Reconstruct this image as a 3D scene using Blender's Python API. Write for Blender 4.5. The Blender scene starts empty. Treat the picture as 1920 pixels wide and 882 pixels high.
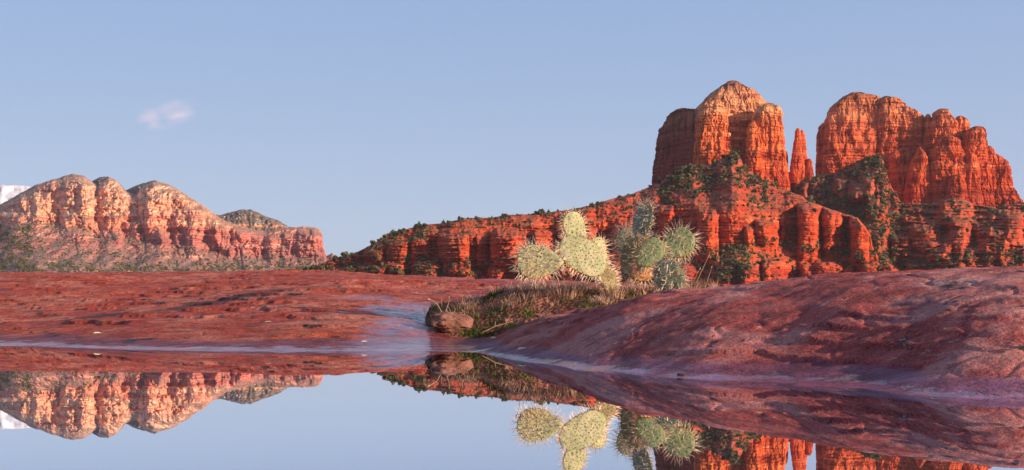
import bpy, math, random
import numpy as np
from mathutils import Vector

# ------------------------------------------------------------------ camera, sky, sun, exposure
SC = bpy.context.scene
COL = SC.collection
F = 2400.0; CX = 960.0; HY = 576.0; CAMZ = 0.16     # focal length in pixels of a 1920 wide frame, horizon line, eye height (m)
cd = bpy.data.cameras.new('camera'); cam = bpy.data.objects.new('camera', cd); COL.objects.link(cam)
cd.sensor_width = 36.0; cd.lens = 36.0 * F / 1920.0; cd.shift_y = (HY - 441.0) / 1920.0
cd.clip_start = 0.05; cd.clip_end = 60000.0
cam.location = (0, 0, CAMZ); cam.rotation_euler = (math.radians(90), 0, 0)
SC.camera = cam

SUN_EL, SUN_AZ = 14.0, 121.0          # degrees; azimuth clockwise from +Y
W = bpy.data.worlds.new('World'); SC.world = W; W.use_nodes = True
wn = W.node_tree.nodes; wl = W.node_tree.links; bg = wn['Background']
sk = wn.new('ShaderNodeTexSky'); sk.sky_type = 'NISHITA'; sk.sun_disc = False
sk.sun_elevation = math.radians(SUN_EL); sk.sun_rotation = math.radians(SUN_AZ)
sk.altitude = 1200; sk.air_density = 1.0; sk.dust_density = 0.6; sk.ozone_density = 2.0
gm = wn.new('ShaderNodeHueSaturation'); gm.inputs['Saturation'].default_value = 0.85
wl.new(sk.outputs[0], gm.inputs['Color'])
# paler band of air low over the horizon
tc = wn.new('ShaderNodeTexCoord'); sp = wn.new('ShaderNodeSeparateXYZ'); wl.new(tc.outputs['Generated'], sp.inputs[0])
mr = wn.new('ShaderNodeMapRange'); mr.inputs['From Min'].default_value = 0.0; mr.inputs['From Max'].default_value = 0.30
mr.interpolation_type = 'SMOOTHSTEP'; wl.new(sp.outputs['Z'], mr.inputs['Value'])
rp = wn.new('ShaderNodeValToRGB'); wl.new(mr.outputs[0], rp.inputs[0])
rp.color_ramp.elements[0].color = (5.75, 7.25, 9.8, 1); rp.color_ramp.elements[1].color = (4.05, 5.95, 9.8, 1)
mx = wn.new('ShaderNodeMix'); mx.data_type = 'RGBA'; mx.inputs['Factor'].default_value = 0.75
wl.new(gm.outputs[0], mx.inputs['A']); wl.new(rp.outputs[0], mx.inputs['B'])
wl.new(mx.outputs['Result'], bg.inputs[0]); bg.inputs[1].default_value = 0.050

sd = bpy.data.lights.new('sun', 'SUN'); sd.energy = 5.0; sd.angle = math.radians(0.6); sd.color = (1.0, 0.74, 0.50)
sun = bpy.data.objects.new('sun', sd); COL.objects.link(sun)
_e, _a = math.radians(SUN_EL), math.radians(SUN_AZ)
sdir = Vector((math.sin(_a) * math.cos(_e), math.cos(_a) * math.cos(_e), math.sin(_e)))
sun.rotation_euler = sdir.to_track_quat('Z', 'Y').to_euler()
SC.view_settings.view_transform = 'Standard'; SC.view_settings.look = 'None'
SC.view_settings.gamma = 1.0; SC.view_settings.exposure = 0.76
SC.cycles.max_bounces = 6; SC.cycles.diffuse_bounces = 3; SC.cycles.glossy_bounces = 3
SC.cycles.volume_bounces = 2

# ------------------------------------------------------------------ numpy noise
RS = np.random.RandomState(7); rnd = random.Random(5)
PERM = RS.permutation(256); PERM = np.concatenate([PERM, PERM, PERM])
GR = RS.normal(size=(256, 3)); GR /= np.linalg.norm(GR, axis=1)[:, None]
def perlin(x, y, z):
    x, y, z = np.broadcast_arrays(np.asarray(x, float), y, z)
    xi = np.floor(x).astype(int); yi = np.floor(y).astype(int); zi = np.floor(z).astype(int)
    fx, fy, fz = x - xi, y - yi, z - zi
    u, v, w = [t * t * t * (t * (t * 6 - 15) + 10) for t in (fx, fy, fz)]
    xi &= 255; yi &= 255; zi &= 255
    def g(a, b, c):
        G = GR[PERM[PERM[PERM[xi + a] + yi + b] + zi + c]]
        return G[..., 0] * (fx - a) + G[..., 1] * (fy - b) + G[..., 2] * (fz - c)
    def lx(b, c): return g(0, b, c) * (1 - u) + g(1, b, c) * u
    a0 = lx(0, 0) * (1 - v) + lx(1, 0) * v
    a1 = lx(0, 1) * (1 - v) + lx(1, 1) * v
    return (a0 * (1 - w) + a1 * w) * 1.5
def fbm(x, y, z=0.0, o=4, gain=0.5):
    t = 0; a = 1.0; f = 1.0
    for i in range(o):
        t = t + a * perlin(x * f + i * 13.7, y * f + i * 7.1, z * f + i * 3.3); a *= gain; f *= 2.03
    return t
def ridged(x, y, z=0.0, o=3):            # 0..1, 1 on sharp ridges
    t = 0; a = 1.0; f = 1.0; n = 0
    for i in range(o):
        t = t + a * (1 - np.abs(perlin(x * f + i * 5.1, y * f + i * 9.2, z * f))); n += a; a *= 0.5; f *= 2.1
    return t / n
def crk(t, w=0.10): return np.clip(1 - np.abs(t) / w, 0, 1)
def sstep(a, b, x):
    t = np.clip((x - a) / (b - a), 0, 1); return t * t * (3 - 2 * t)

# ------------------------------------------------------------------ mesh / object helpers
def mesh_np(name, verts, faces, mat=None, smooth=False):
    """verts (n,3); faces (m,k) array (all the same k) -> mesh datablock"""
    me = bpy.data.meshes.new(name)
    verts = np.ascontiguousarray(verts, dtype=np.float32); faces = np.ascontiguousarray(faces, dtype=np.int32)
    m, k = faces.shape
    me.vertices.add(len(verts)); me.vertices.foreach_set('co', verts.ravel())
    me.loops.add(m * k); me.loops.foreach_set('vertex_index', faces.ravel())
    me.polygons.add(m); me.polygons.foreach_set('loop_start', np.arange(0, m * k, k, dtype=np.int32))
    me.polygons.foreach_set('loop_total', np.full(m, k, dtype=np.int32))
    me.polygons.foreach_set('use_smooth', np.full(m, smooth, dtype=bool))
    me.update(calc_edges=True)
    if mat: me.materials.append(mat)
    return me
def link(name, me, parent=None, loc=None):
    o = bpy.data.objects.new(name, me); COL.objects.link(o)
    if parent: o.parent = parent
    if loc is not None: o.location = loc
    return o
def tag(o, label=None, cat=None, group=None, kind=None):
    if label: o['label'] = label
    if cat: o['category'] = cat
    if group: o['group'] = group
    if kind: o['kind'] = kind
    return o
def gridfaces(nu, nv, wrap=False, off=0):
    a = np.arange(nu - (0 if wrap else 1)); b = np.arange(nv - 1)
    A, B = np.meshgrid(a, b, indexing='ij'); A2 = (A + 1) % nu
    f = np.stack([A * nv + B, A2 * nv + B, A2 * nv + B + 1, A * nv + B + 1], -1).reshape(-1, 4)
    return f + off
def at(px, py, Y):
    """photo pixel at depth Y -> world"""
    return (px - CX) * Y / F, Y, CAMZ + (HY - py) * Y / F
def pts(s):
    a = np.array([[float(t) for t in p.split(',')] for p in s.split()]); return a[:, 0], a[:, 1]
def curve(s):
    x, y = pts(s); return lambda q: np.interp(q, x, y)

# ------------------------------------------------------------------ material helper
class NT:
    def __init__(s, name):
        s.m = bpy.data.materials.new(name); s.m.use_nodes = True; s.t = s.m.node_tree; s.n = s.t.nodes; s.l = s.t.links
        s.b = s.n['Principled BSDF']; s.b.inputs['Roughness'].default_value = 0.9
        s.pos = s.n.new('ShaderNodeNewGeometry')
    def put(s, sock, v):
        if isinstance(v, bpy.types.NodeSocket): s.l.new(v, sock)
        elif isinstance(v, (tuple, list)) and len(v) == 3 and sock.type == 'RGBA': sock.default_value = (*v, 1)
        else: sock.default_value = v
    def P(s): return s.pos.outputs['Position']
    def vmul(s, v, k):
        n = s.n.new('ShaderNodeVectorMath'); n.operation = 'MULTIPLY'; s.put(n.inputs[0], v); s.put(n.inputs[1], k); return n.outputs[0]
    def vadd(s, v, k):
        n = s.n.new('ShaderNodeVectorMath'); n.operation = 'ADD'; s.put(n.inputs[0], v); s.put(n.inputs[1], k); return n.outputs[0]
    def sep(s, v, i):
        n = s.n.new('ShaderNodeSeparateXYZ'); s.put(n.inputs[0], v); return n.outputs[i]
    def math(s, op, a, b=0.0, clamp=False):
        n = s.n.new('ShaderNodeMath'); n.operation = op; n.use_clamp = clamp; s.put(n.inputs[0], a); s.put(n.inputs[1], b); return n.outputs[0]
    def noise(s, v, scale, detail=4, rough=0.55, dist=0.0, color=False):
        n = s.n.new('ShaderNodeTexNoise'); s.put(n.inputs['Vector'], v); n.inputs['Scale'].default_value = scale
        n.inputs['Detail'].default_value = detail; n.inputs['Roughness'].default_value = rough; n.inputs['Distortion'].default_value = dist
        return n.outputs['Color' if color else 'Fac']
    def voro(s, v, scale, feat='F1', out='Distance'):
        n = s.n.new('ShaderNodeTexVoronoi'); n.feature = feat; s.put(n.inputs['Vector'], v); n.inputs['Scale'].default_value = scale
        return n.outputs[out]
    def rng(s, v, a, b, c=0.0, d=1.0, smooth=True):
        n = s.n.new('ShaderNodeMapRange'); n.interpolation_type = 'SMOOTHSTEP' if smooth else 'LINEAR'
        s.put(n.inputs['Value'], v); n.inputs['From Min'].default_value = a; n.inputs['From Max'].default_value = b
        n.inputs['To Min'].default_value = c; n.inputs['To Max'].default_value = d; return n.outputs[0]
    def ramp(s, v, stops):
        n = s.n.new('ShaderNodeValToRGB'); s.put(n.inputs[0], v); e = n.color_ramp.elements
        while len(e) < len(stops): e.new(0.5)
        for i, (p, c) in enumerate(stops): e[i].position = p; e[i].color = (*c, 1)
        return n.outputs[0]
    def mix(s, f, a, b, mode='MIX'):
        n = s.n.new('ShaderNodeMix'); n.data_type = 'RGBA'; n.blend_type = mode; s.put(n.inputs['Factor'], f)
        s.put(n.inputs['A'], a); s.put(n.inputs['B'], b); return n.outputs['Result']
    def bump(s, h, strength, dist):
        n = s.n.new('ShaderNodeBump'); s.put(n.inputs['Height'], h); n.inputs['Strength'].default_value = strength
        n.inputs['Distance'].default_value = dist; s.l.new(n.outputs[0], s.b.inputs['Normal'])
    def done(s, color, rough=None, spec=0.3):
        s.put(s.b.inputs['Base Color'], color)
        if rough is not None: s.put(s.b.inputs['Roughness'], rough)
        s.b.inputs['Specular IOR Level'].default_value = spec
        return s.m

# ------------------------------------------------------------------ materials
def far_rock(name, S, strata, zlo, zhi, flat=(0.075, 0.078, 0.035), flat_amt=0.75, snow=False, streak=0.5, hi=(0.66, 0.26, 0.12), veg=0.80, vegx=None):
    """layered sandstone; S = metres per photo pixel at its distance"""
    t = NT(name); P = t.P(); z = t.sep(P, 2)
    warp = t.noise(t.vmul(P, (1, 1, 2)), 0.02 / S, 3)
    zz = t.math('ADD', t.rng(z, zlo, zhi, 0, 1, False), t.math('MULTIPLY', t.math('SUBTRACT', warp, 0.5), 0.14))
    base = t.ramp(zz, strata)
    wv = t.vmul(t.noise(P, 0.025 / S, 3, color=True), (0, 0, 9 * S))
    band = t.noise(t.vadd(t.vmul(P, (0.02, 0.02, 1.0)), wv), 0.14 / S, 4, 0.6)
    bfine = t.noise(t.vadd(t.vmul(P, (0.04, 0.04, 1.0)), wv), 0.42 / S, 3, 0.6)
    patch = t.noise(P, 0.04 / S, 3)
    c = t.mix(t.math('MULTIPLY', t.rng(band, 0.44, 0.60), t.rng(patch, 0.35, 0.6, 0.35, 1.0)), base, t.mix(1.0, base, (0.62, 0.46, 0.55), 'MULTIPLY'))
    c = t.mix(t.math('MULTIPLY', t.rng(band, 0.40, 0.34), t.rng(patch, 0.62, 0.4)), c, hi)
    c = t.mix(t.math('MULTIPLY', t.rng(bfine, 0.54, 0.62), t.rng(patch, 0.4, 0.6, 0.1, 0.6)), c, t.mix(1.0, c, (0.5, 0.38, 0.45), 'MULTIPLY'))
    sv = t.noise(t.vmul(P, (1, 1, 0.10)), 0.10 / S, 5, 0.66); smask = t.noise(t.vadd(P, (50, 9, 20)), 0.03 / S, 3)
    c = t.mix(t.math('MULTIPLY', t.math('MULTIPLY', t.rng(sv, 0.52, 0.62), streak), t.rng(smask, 0.42, 0.58)), c, t.mix(1.0, c, (0.34, 0.22, 0.30), 'MULTIPLY'))
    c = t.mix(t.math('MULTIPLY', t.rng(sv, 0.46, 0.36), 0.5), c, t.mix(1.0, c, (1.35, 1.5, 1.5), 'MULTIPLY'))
    blot = t.noise(P, 0.09 / S, 5, 0.7)
    c = t.mix(t.rng(blot, 0.48, 0.66, 0, 0.55), c, t.mix(1.0, c, (0.62, 0.48, 0.55), 'MULTIPLY'))
    nz = t.sep(t.pos.outputs['Normal'], 2)
    sp1 = t.noise(P, 0.33 / S, 3, 0.7); sp2 = t.noise(P, 0.05 / S, 3)
    fm = t.math('MULTIPLY', t.rng(nz, 0.42, 0.72), t.rng(t.math('ADD', sp1, t.math('MULTIPLY', sp2, 0.6)), veg - 0.04, veg + 0.07))
    if vegx: fm = t.math('MAXIMUM', fm, t.math('MULTIPLY', t.rng(t.math('ADD', t.sep(P, 0), t.math('MULTIPLY', sp2, 60)), vegx + 45, vegx), t.math('MULTIPLY', t.rng(nz, 0.25, 0.5), t.rng(sp1, 0.47, 0.55))))
    soil = t.mix(t.rng(sp1, 0.4, 0.62), t.mix(0.5, base, (0.24, 0.09, 0.07)), (0.34, 0.17, 0.12))
    c = t.mix(t.math('MULTIPLY', t.rng(nz, 0.55, 0.85), 0.5), c, soil)
    c = t.mix(t.math('MULTIPLY', fm, flat_amt), c, flat)
    if snow:
        sn = t.math('MULTIPLY', t.rng(nz, 0.5, 0.7), t.rng(t.noise(P, 0.20 / S, 4, 0.75), 0.57, 0.63))
        c = t.mix(sn, c, (0.75, 0.76, 0.8))
    h = t.math('ADD', t.math('ADD', t.math('MULTIPLY', band, 2.2), t.math('MULTIPLY', bfine, 0.8)), t.math('ADD', t.noise(t.vmul(P, (1, 1, 0.8)), 0.22 / S, 6, 0.72), t.math('MULTIPLY', sv, 0.35)))
    t.bump(h, 0.8, 1.9 * S)
    return t.done(c, 0.95, 0.1)

RED = (0.55, 0.085, 0.032); ORG = (0.74, 0.19, 0.06); TAN = (0.80, 0.38, 0.175); DRK = (0.40, 0.055, 0.034)
M_tower = far_rock('tower_rock', 0.6, [(0.0, RED), (0.22, (0.66, 0.13, 0.04)), (0.45, ORG), (0.60, (0.72, 0.22, 0.08)), (0.68, (0.78, 0.36, 0.16)), (0.74, TAN), (0.88, TAN), (0.97, (0.42, 0.17, 0.10))], 140, 253, streak=0.8, hi=(0.80, 0.34, 0.15))
M_varnish_shade = far_rock('shaded_varnished_rock', 0.6, [(0.0, (0.26, 0.045, 0.03)), (0.45, (0.24, 0.045, 0.03)), (0.6, (0.30, 0.10, 0.06)), (0.75, (0.40, 0.19, 0.12)), (1.0, (0.40, 0.19, 0.12))], 140, 253, streak=1.0, hi=(0.34, 0.12, 0.08))  # desert varnish streaks, with the left block's shade put into darker strata
M_butte = far_rock('butte_rock', 0.6, [(0.0, DRK), (0.2, RED), (0.45, (0.64, 0.12, 0.045)), (0.7, (0.68, 0.16, 0.065)), (0.88, (0.72, 0.26, 0.12)), (1.0, (0.5, 0.16, 0.07))], 110, 240, streak=0.8, hi=(0.76, 0.26, 0.12))
M_ridge = far_rock('ridge_rock', 0.53, [(0.0, (0.40, 0.055, 0.03)), (0.35, (0.54, 0.080, 0.026)), (0.6, (0.47, 0.065, 0.028)), (0.85, (0.42, 0.068, 0.045)), (1.0, (0.42, 0.09, 0.06))], 20, 150, flat_amt=0.7, streak=0.45, hi=(0.70, 0.15, 0.05), veg=0.83)
M_saddle = far_rock('saddle_rock', 0.53, [(0.0, (0.36, 0.055, 0.035)), (0.5, (0.46, 0.075, 0.040)), (1.0, (0.42, 0.09, 0.06))], 20, 150, flat=(0.060, 0.068, 0.030), flat_amt=0.9, streak=0.45, hi=(0.60, 0.15, 0.07), veg=0.80, vegx=405)
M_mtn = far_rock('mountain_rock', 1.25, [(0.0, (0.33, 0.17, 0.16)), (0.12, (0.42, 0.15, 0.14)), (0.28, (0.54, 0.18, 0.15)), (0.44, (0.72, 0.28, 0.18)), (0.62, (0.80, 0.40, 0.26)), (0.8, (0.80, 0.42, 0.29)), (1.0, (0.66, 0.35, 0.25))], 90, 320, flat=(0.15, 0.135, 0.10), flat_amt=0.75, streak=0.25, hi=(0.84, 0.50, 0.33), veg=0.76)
M_mtnveg = far_rock('snowy_mountain_rock', 1.35, [(0.0, (0.16, 0.12, 0.09)), (1.0, (0.20, 0.14, 0.11))], 90, 340, flat=(0.06, 0.065, 0.05), flat_amt=1.0, snow=True)
t = NT('snow_mesa'); sn = t.noise(t.P(), 0.02, 5, 0.7)
M_snow = t.done(t.mix(t.rng(sn, 0.54, 0.78), (0.62, 0.61, 0.66), (0.34, 0.30, 0.33)), 0.8)

def leafmat(name, a, b, scale):
    t = NT(name); n = t.noise(t.P(), scale, 3, 0.6)
    return t.done(t.mix(t.rng(n, 0.35, 0.65), a, b), 0.8, 0.2)
M_shrub = leafmat('juniper_foliage', (0.045, 0.050, 0.024), (0.13, 0.125, 0.055), 0.15)
M_shrub2 = leafmat('scrub_foliage', (0.075, 0.082, 0.034), (0.17, 0.15, 0.075), 0.12)

# near slickrock -------------------------------------------------
t = NT('slickrock'); P = t.P(); z = t.sep(P, 2); X = t.sep(P, 0); Yp = t.sep(P, 1)
n0 = t.noise(P, 0.55, 5, 0.6, 0.4); n1 = t.noise(P, 2.2, 6, 0.62, 0.5); n2 = t.noise(P, 11.0, 6, 0.65); n3 = t.noise(P, 48.0, 5, 0.75); n4 = t.noise(P, 170.0, 3, 0.8); pits = t.rng(t.voro(P, 34.0), 0.10, 0.34)
left = t.rng(X, 0.4, -0.5)
red = t.mix(left, (0.57, 0.100, 0.084), (0.56, 0.070, 0.036))
pale = t.mix(left, (0.74, 0.28, 0.25), (0.72, 0.22, 0.14))
c = t.mix(t.rng(n1, 0.46, 0.57), red, pale)
c = t.mix(t.rng(n0, 0.50, 0.62, 0, 0.85), c, t.mix(left, (0.40, 0.058, 0.044), (0.52, 0.062, 0.024)))
org = t.noise(t.vadd(P, (7, 3, 1)), 1.3, 5, 0.6, 0.8)
c = t.mix(t.math('MULTIPLY', t.rng(org, 0.56, 0.64), t.math('ADD', t.math('MULTIPLY', left, 0.75), 0.12)), c, (0.60, 0.085, 0.016))
c = t.mix(t.rng(n2, 0.47, 0.60, 0, 0.75), c, t.mix(1.0, c, (0.50, 0.36, 0.42), 'MULTIPLY'))
c = t.mix(t.rng(n2, 0.45, 0.36, 0, 0.4), c, (0.52, 0.22, 0.17))
c = t.mix(t.rng(n3, 0.60, 0.74, 0, 0.6), c, (0.50, 0.20, 0.15))
c = t.mix(t.rng(n3, 0.42, 0.28, 0, 0.6), c, t.mix(1.0, c, (0.35, 0.25, 0.3), 'MULTIPLY'))
c = t.mix(t.rng(n4, 0.51, 0.58, 0, 0.6), c, t.mix(1.0, c, (0.45, 0.36, 0.4), 'MULTIPLY'))
c = t.mix(t.rng(n4, 0.46, 0.38, 0, 0.3), c, (0.72, 0.40, 0.33))
dk = t.noise(t.vadd(P, (31, 12, 4)), 24.0, 6, 0.8); dm = t.noise(t.vadd(P, (6, 2, 8)), 1.6, 3)
c = t.mix(t.math('MULTIPLY', t.rng(dk, 0.56, 0.62), t.rng(dm, 0.40, 0.56, 0.15, 0.9)), c, (0.12, 0.022, 0.020))
c = t.mix(t.math('MULTIPLY', t.rng(dk, 0.42, 0.36), t.rng(dm, 0.60, 0.45, 0.0, 0.6)), c, (0.74, 0.38, 0.32))
lich = t.noise(t.vadd(P, (3, 9, 0)), 6.0, 6, 0.75); lmask = t.noise(t.vadd(P, (1, 5, 0)), 0.9, 2)
c = t.mix(t.math('MULTIPLY', t.rng(lich, 0.56, 0.62), t.math('MAXIMUM', t.rng(lmask, 0.50, 0.60), t.math('MULTIPLY', t.rng(X, 0.70, 0.95), t.rng(t.noise(P, 2.4, 3), 0.44, 0.52)))), c, (0.035, 0.020, 0.022))
lx_ = t.math('ADD', t.math('MULTIPLY', t.math('SUBTRACT', X, -2.57), 0.916), t.math('MULTIPLY', t.math('SUBTRACT', Yp, 7.6), -0.400))
ln_ = t.math('ADD', t.math('ABSOLUTE', t.math('ADD', lx_, t.math('MULTIPLY', t.math('SUBTRACT', n0, 0.5), 0.8))), t.math('MULTIPLY', t.math('SUBTRACT', n2, 0.5), 0.9))
c = t.mix(t.math('MULTIPLY', t.rng(ln_, 0.10, 0.22, 1, 0), t.math('MULTIPLY', t.rng(Yp, 6.8, 7.8), t.rng(Yp, 9.2, 10.4, 0.9, 0))), c, (0.050, 0.028, 0.035))
ls2 = t.noise(t.vadd(t.vmul(P, (1, 3.0, 1)), (3, 1, 0)), 1.5, 6, 0.72)
c = t.mix(t.math('MULTIPLY', t.rng(ls2, 0.56, 0.64), t.math('MULTIPLY', left, 0.75)), c, (0.15, 0.045, 0.045))
c = t.mix(t.math('MULTIPLY', t.rng(ls2, 0.40, 0.33), t.math('MULTIPLY', left, 0.6)), c, (0.56, 0.24, 0.18))
wl_ = t.noise(t.vadd(P, (13, 2, 0)), 5.0, 5, 0.8); wm = t.noise(t.vadd(P, (4, 15, 0)), 0.7, 2)
c = t.mix(t.math('MULTIPLY', t.rng(wl_, 0.62, 0.66), t.rng(wm, 0.56, 0.62)), c, (0.62, 0.42, 0.36))
# water-darkened rim of the pool, and the seep that runs down to it beside the islet
rim = t.rng(t.math('ADD', z, t.math('MULTIPLY', t.math('SUBTRACT', t.noise(P, 9.0, 6, 0.7), 0.5), 0.045)), 0.005, 0.012, 1, 0)
dx = t.math('ADD', t.math('MULTIPLY', X, 1.0), t.math('MULTIPLY', Yp, 0.075))
dx = t.math('ABSOLUTE', t.math('ADD', dx, 0.02)); wv = t.math('MULTIPLY', t.math('SUBTRACT', n1, 0.5), 0.9)
seep = t.math('MULTIPLY', t.rng(t.math('ADD', dx, wv), 0.10, 0.26, 1, 0), t.rng(Yp, 7.2, 8.4, 1, 0))
damp = t.rng(t.math('ADD', z, t.math('MULTIPLY', t.math('SUBTRACT', n1, 0.5), 0.06)), 0.022, 0.038, 1, 0)
wet = t.math('MAXIMUM', rim, t.math('MULTIPLY', seep, t.rng(n2, 0.38, 0.6, 0.35, 1.0)))
hollow = t.math('MULTIPLY', t.rng(t.noise(P, 0.8, 3), 0.63, 0.68), left)
wet = t.math('MAXIMUM', wet, t.math('MULTIPLY', hollow, 0.5)); damp = t.math('MAXIMUM', damp, wet)
c = t.mix(damp, c, t.mix(1.0, c, (0.52, 0.42, 0.95), 'MULTIPLY'))  # wetting darkens the rock; the violet tint paints in reflected sky
ro = t.math('ADD', t.math('ADD', t.math('MULTIPLY', wet, -0.25), t.math('MULTIPLY', damp, -0.32)), t.rng(n2, 0.3, 0.7, 0.80, 0.95))
t.put(t.b.inputs['Coat Weight'], t.math('ADD', t.math('MULTIPLY', wet, 0.35), t.math('MULTIPLY', seep, 0.3))); t.b.inputs['Coat Roughness'].default_value = 0.08
h = t.math('ADD', t.math('MULTIPLY', n2, 1.5), t.math('ADD', t.math('MULTIPLY', n1, 2.0), t.math('MULTIPLY', n3, 1.1)))
h = t.math('ADD', h, t.math('MULTIPLY', n4, 0.3)); h = t.math('ADD', h, t.math('MULTIPLY', pits, t.rng(n1, 0.45, 0.6, 0, 0.35)))
t.bump(t.math('MULTIPLY', h, t.math('SUBTRACT', 1.0, t.math('MULTIPLY', wet, 0.6))), 1.0, 0.032)
M_ground = t.done(c, ro, 0.3)

t = NT('pool_water')
gl = t.n.new('ShaderNodeBsdfGlossy'); gl.inputs['Color'].default_value = (0.93, 0.93, 0.95, 1); gl.inputs['Roughness'].default_value = 0.006
rip = t.noise(t.vmul(t.P(), (1, 1, 1)), 2.2, 2); bpn = t.n.new('ShaderNodeBump'); bpn.inputs['Strength'].default_value = 0.05
bpn.inputs['Distance'].default_value = 0.004; t.l.new(rip, bpn.inputs['Height']); t.l.new(bpn.outputs[0], gl.inputs['Normal'])
tr = t.n.new('ShaderNodeBsdfTransparent'); tr.inputs['Color'].default_value = (0.45, 0.42, 0.40, 1)
fr = t.n.new('ShaderNodeFresnel'); fr.inputs['IOR'].default_value = 1.9
ms = t.n.new('ShaderNodeMixShader'); t.l.new(t.rng(fr.outputs[0], 0.05, 0.62), ms.inputs[0]); t.l.new(tr.outputs[0], ms.inputs[1]); t.l.new(gl.outputs[0], ms.inputs[2])
t.l.new(ms.outputs[0], t.n['Material Output'].inputs['Surface']); M_water = t.m

t = NT('islet_soil'); P = t.P(); a = t.noise(P, 7, 6, 0.7); b = t.noise(P, 40, 4, 0.7); v = t.voro(P, 60)
c = t.mix(t.rng(a, 0.4, 0.62), (0.15, 0.050, 0.034), (0.30, 0.115, 0.075)); c = t.mix(t.rng(b, 0.5, 0.7, 0, .7), c, (0.34, 0.20, 0.15))
c = t.mix(t.rng(t.noise(P, 4.5, 4), 0.54, 0.60, 0, 0.8), c, (0.07, 0.085, 0.015))
t.bump(t.math('ADD', b, v), 0.9, 0.02); M_soil = t.done(c, 0.95, 0.1)
t = NT('boulder_rock'); P = t.P(); a = t.noise(P, 14, 6, 0.7); b = t.noise(P, 90, 4, 0.7)
c = t.mix(t.rng(a, 0.38, 0.62), (0.13, 0.055, 0.040), (0.30, 0.135, 0.10)); c = t.mix(t.rng(b, 0.5, 0.7, 0, 0.6), c, (0.16, 0.08, 0.06))
t.bump(t.math('ADD', a, t.math('MULTIPLY', b, 0.3)), 0.7, 0.02); M_boulder = t.done(c, 0.85, 0.3)
M_wetstone = leafmat('wet_dark_stone', (0.05, 0.02, 0.02), (0.11, 0.04, 0.035), 40.0)
M_dry = leafmat('dry_grass_blades', (0.26, 0.13, 0.085), (0.55, 0.34, 0.24), 9.0)
M_straw = leafmat('straw_stalk', (0.50, 0.30, 0.16), (0.62, 0.42, 0.25), 20.0)
M_moss = leafmat('moss_green', (0.028, 0.042, 0.008), (0.10, 0.12, 0.015), 12.0)
M_leaf = leafmat('dead_leaf', (0.60, 0.42, 0.28), (0.72, 0.60, 0.45), 30.0)
M_twig = leafmat('twig_wood', (0.25, 0.14, 0.09), (0.40, 0.26, 0.18), 30.0)
def padmat(name, a, b, edge):
    t = NT(name); P = t.P()
    c = t.mix(t.rng(t.noise(P, 16, 4, 0.6), 0.35, 0.65), a, b)
    c = t.mix(t.rng(t.noise(P, 60, 4, 0.7), 0.55, 0.75, 0, 0.5), c, edge)
    c = t.mix(t.rng(t.noise(P, 7, 2), 0.56, 0.70, 0, 0.45), c, (0.40, 0.28, 0.11))
    c = t.mix(t.rng(t.noise(t.vadd(P, (4, 4, 2)), 26, 4, 0.7), 0.62, 0.68, 0, 0.8), c, (0.24, 0.15, 0.07))
    t.bump(t.math('ADD', t.noise(P, 45, 4, 0.6), t.noise(P, 14, 3, 0.6)), 0.6, 0.014)
    t.b.inputs['Subsurface Weight'].default_value = 0.0
    return t.done(c, 0.55, 0.35)
M_padl = padmat('pale_pad_skin', (0.27, 0.285, 0.140), (0.40, 0.375, 0.215), (0.34, 0.27, 0.13))
M_padg = padmat('green_pad_skin', (0.15, 0.195, 0.085), (0.22, 0.26, 0.13), (0.30, 0.26, 0.12))
M_padb = padmat('bluish_pad_skin', (0.125, 0.175, 0.12), (0.19, 0.24, 0.165), (0.28, 0.26, 0.15))
M_pado = padmat('old_pad_skin', (0.17, 0.13, 0.05), (0.25, 0.20, 0.08), (0.34, 0.18, 0.07))
M_padr = padmat('dead_pad_skin', (0.55, 0.24, 0.09), (0.62, 0.34, 0.15), (0.40, 0.16, 0.06))
M_spine = leafmat('cactus_spine', (0.62, 0.46, 0.32), (0.80, 0.68, 0.54), 40.0)
M_areole = leafmat('areole_felt', (0.16, 0.07, 0.03), (0.34, 0.15, 0.04), 60.0)
M_fuzz = leafmat('glochid_felt', (0.62, 0.27, 0.03), (0.78, 0.42, 0.06), 60.0)

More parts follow.
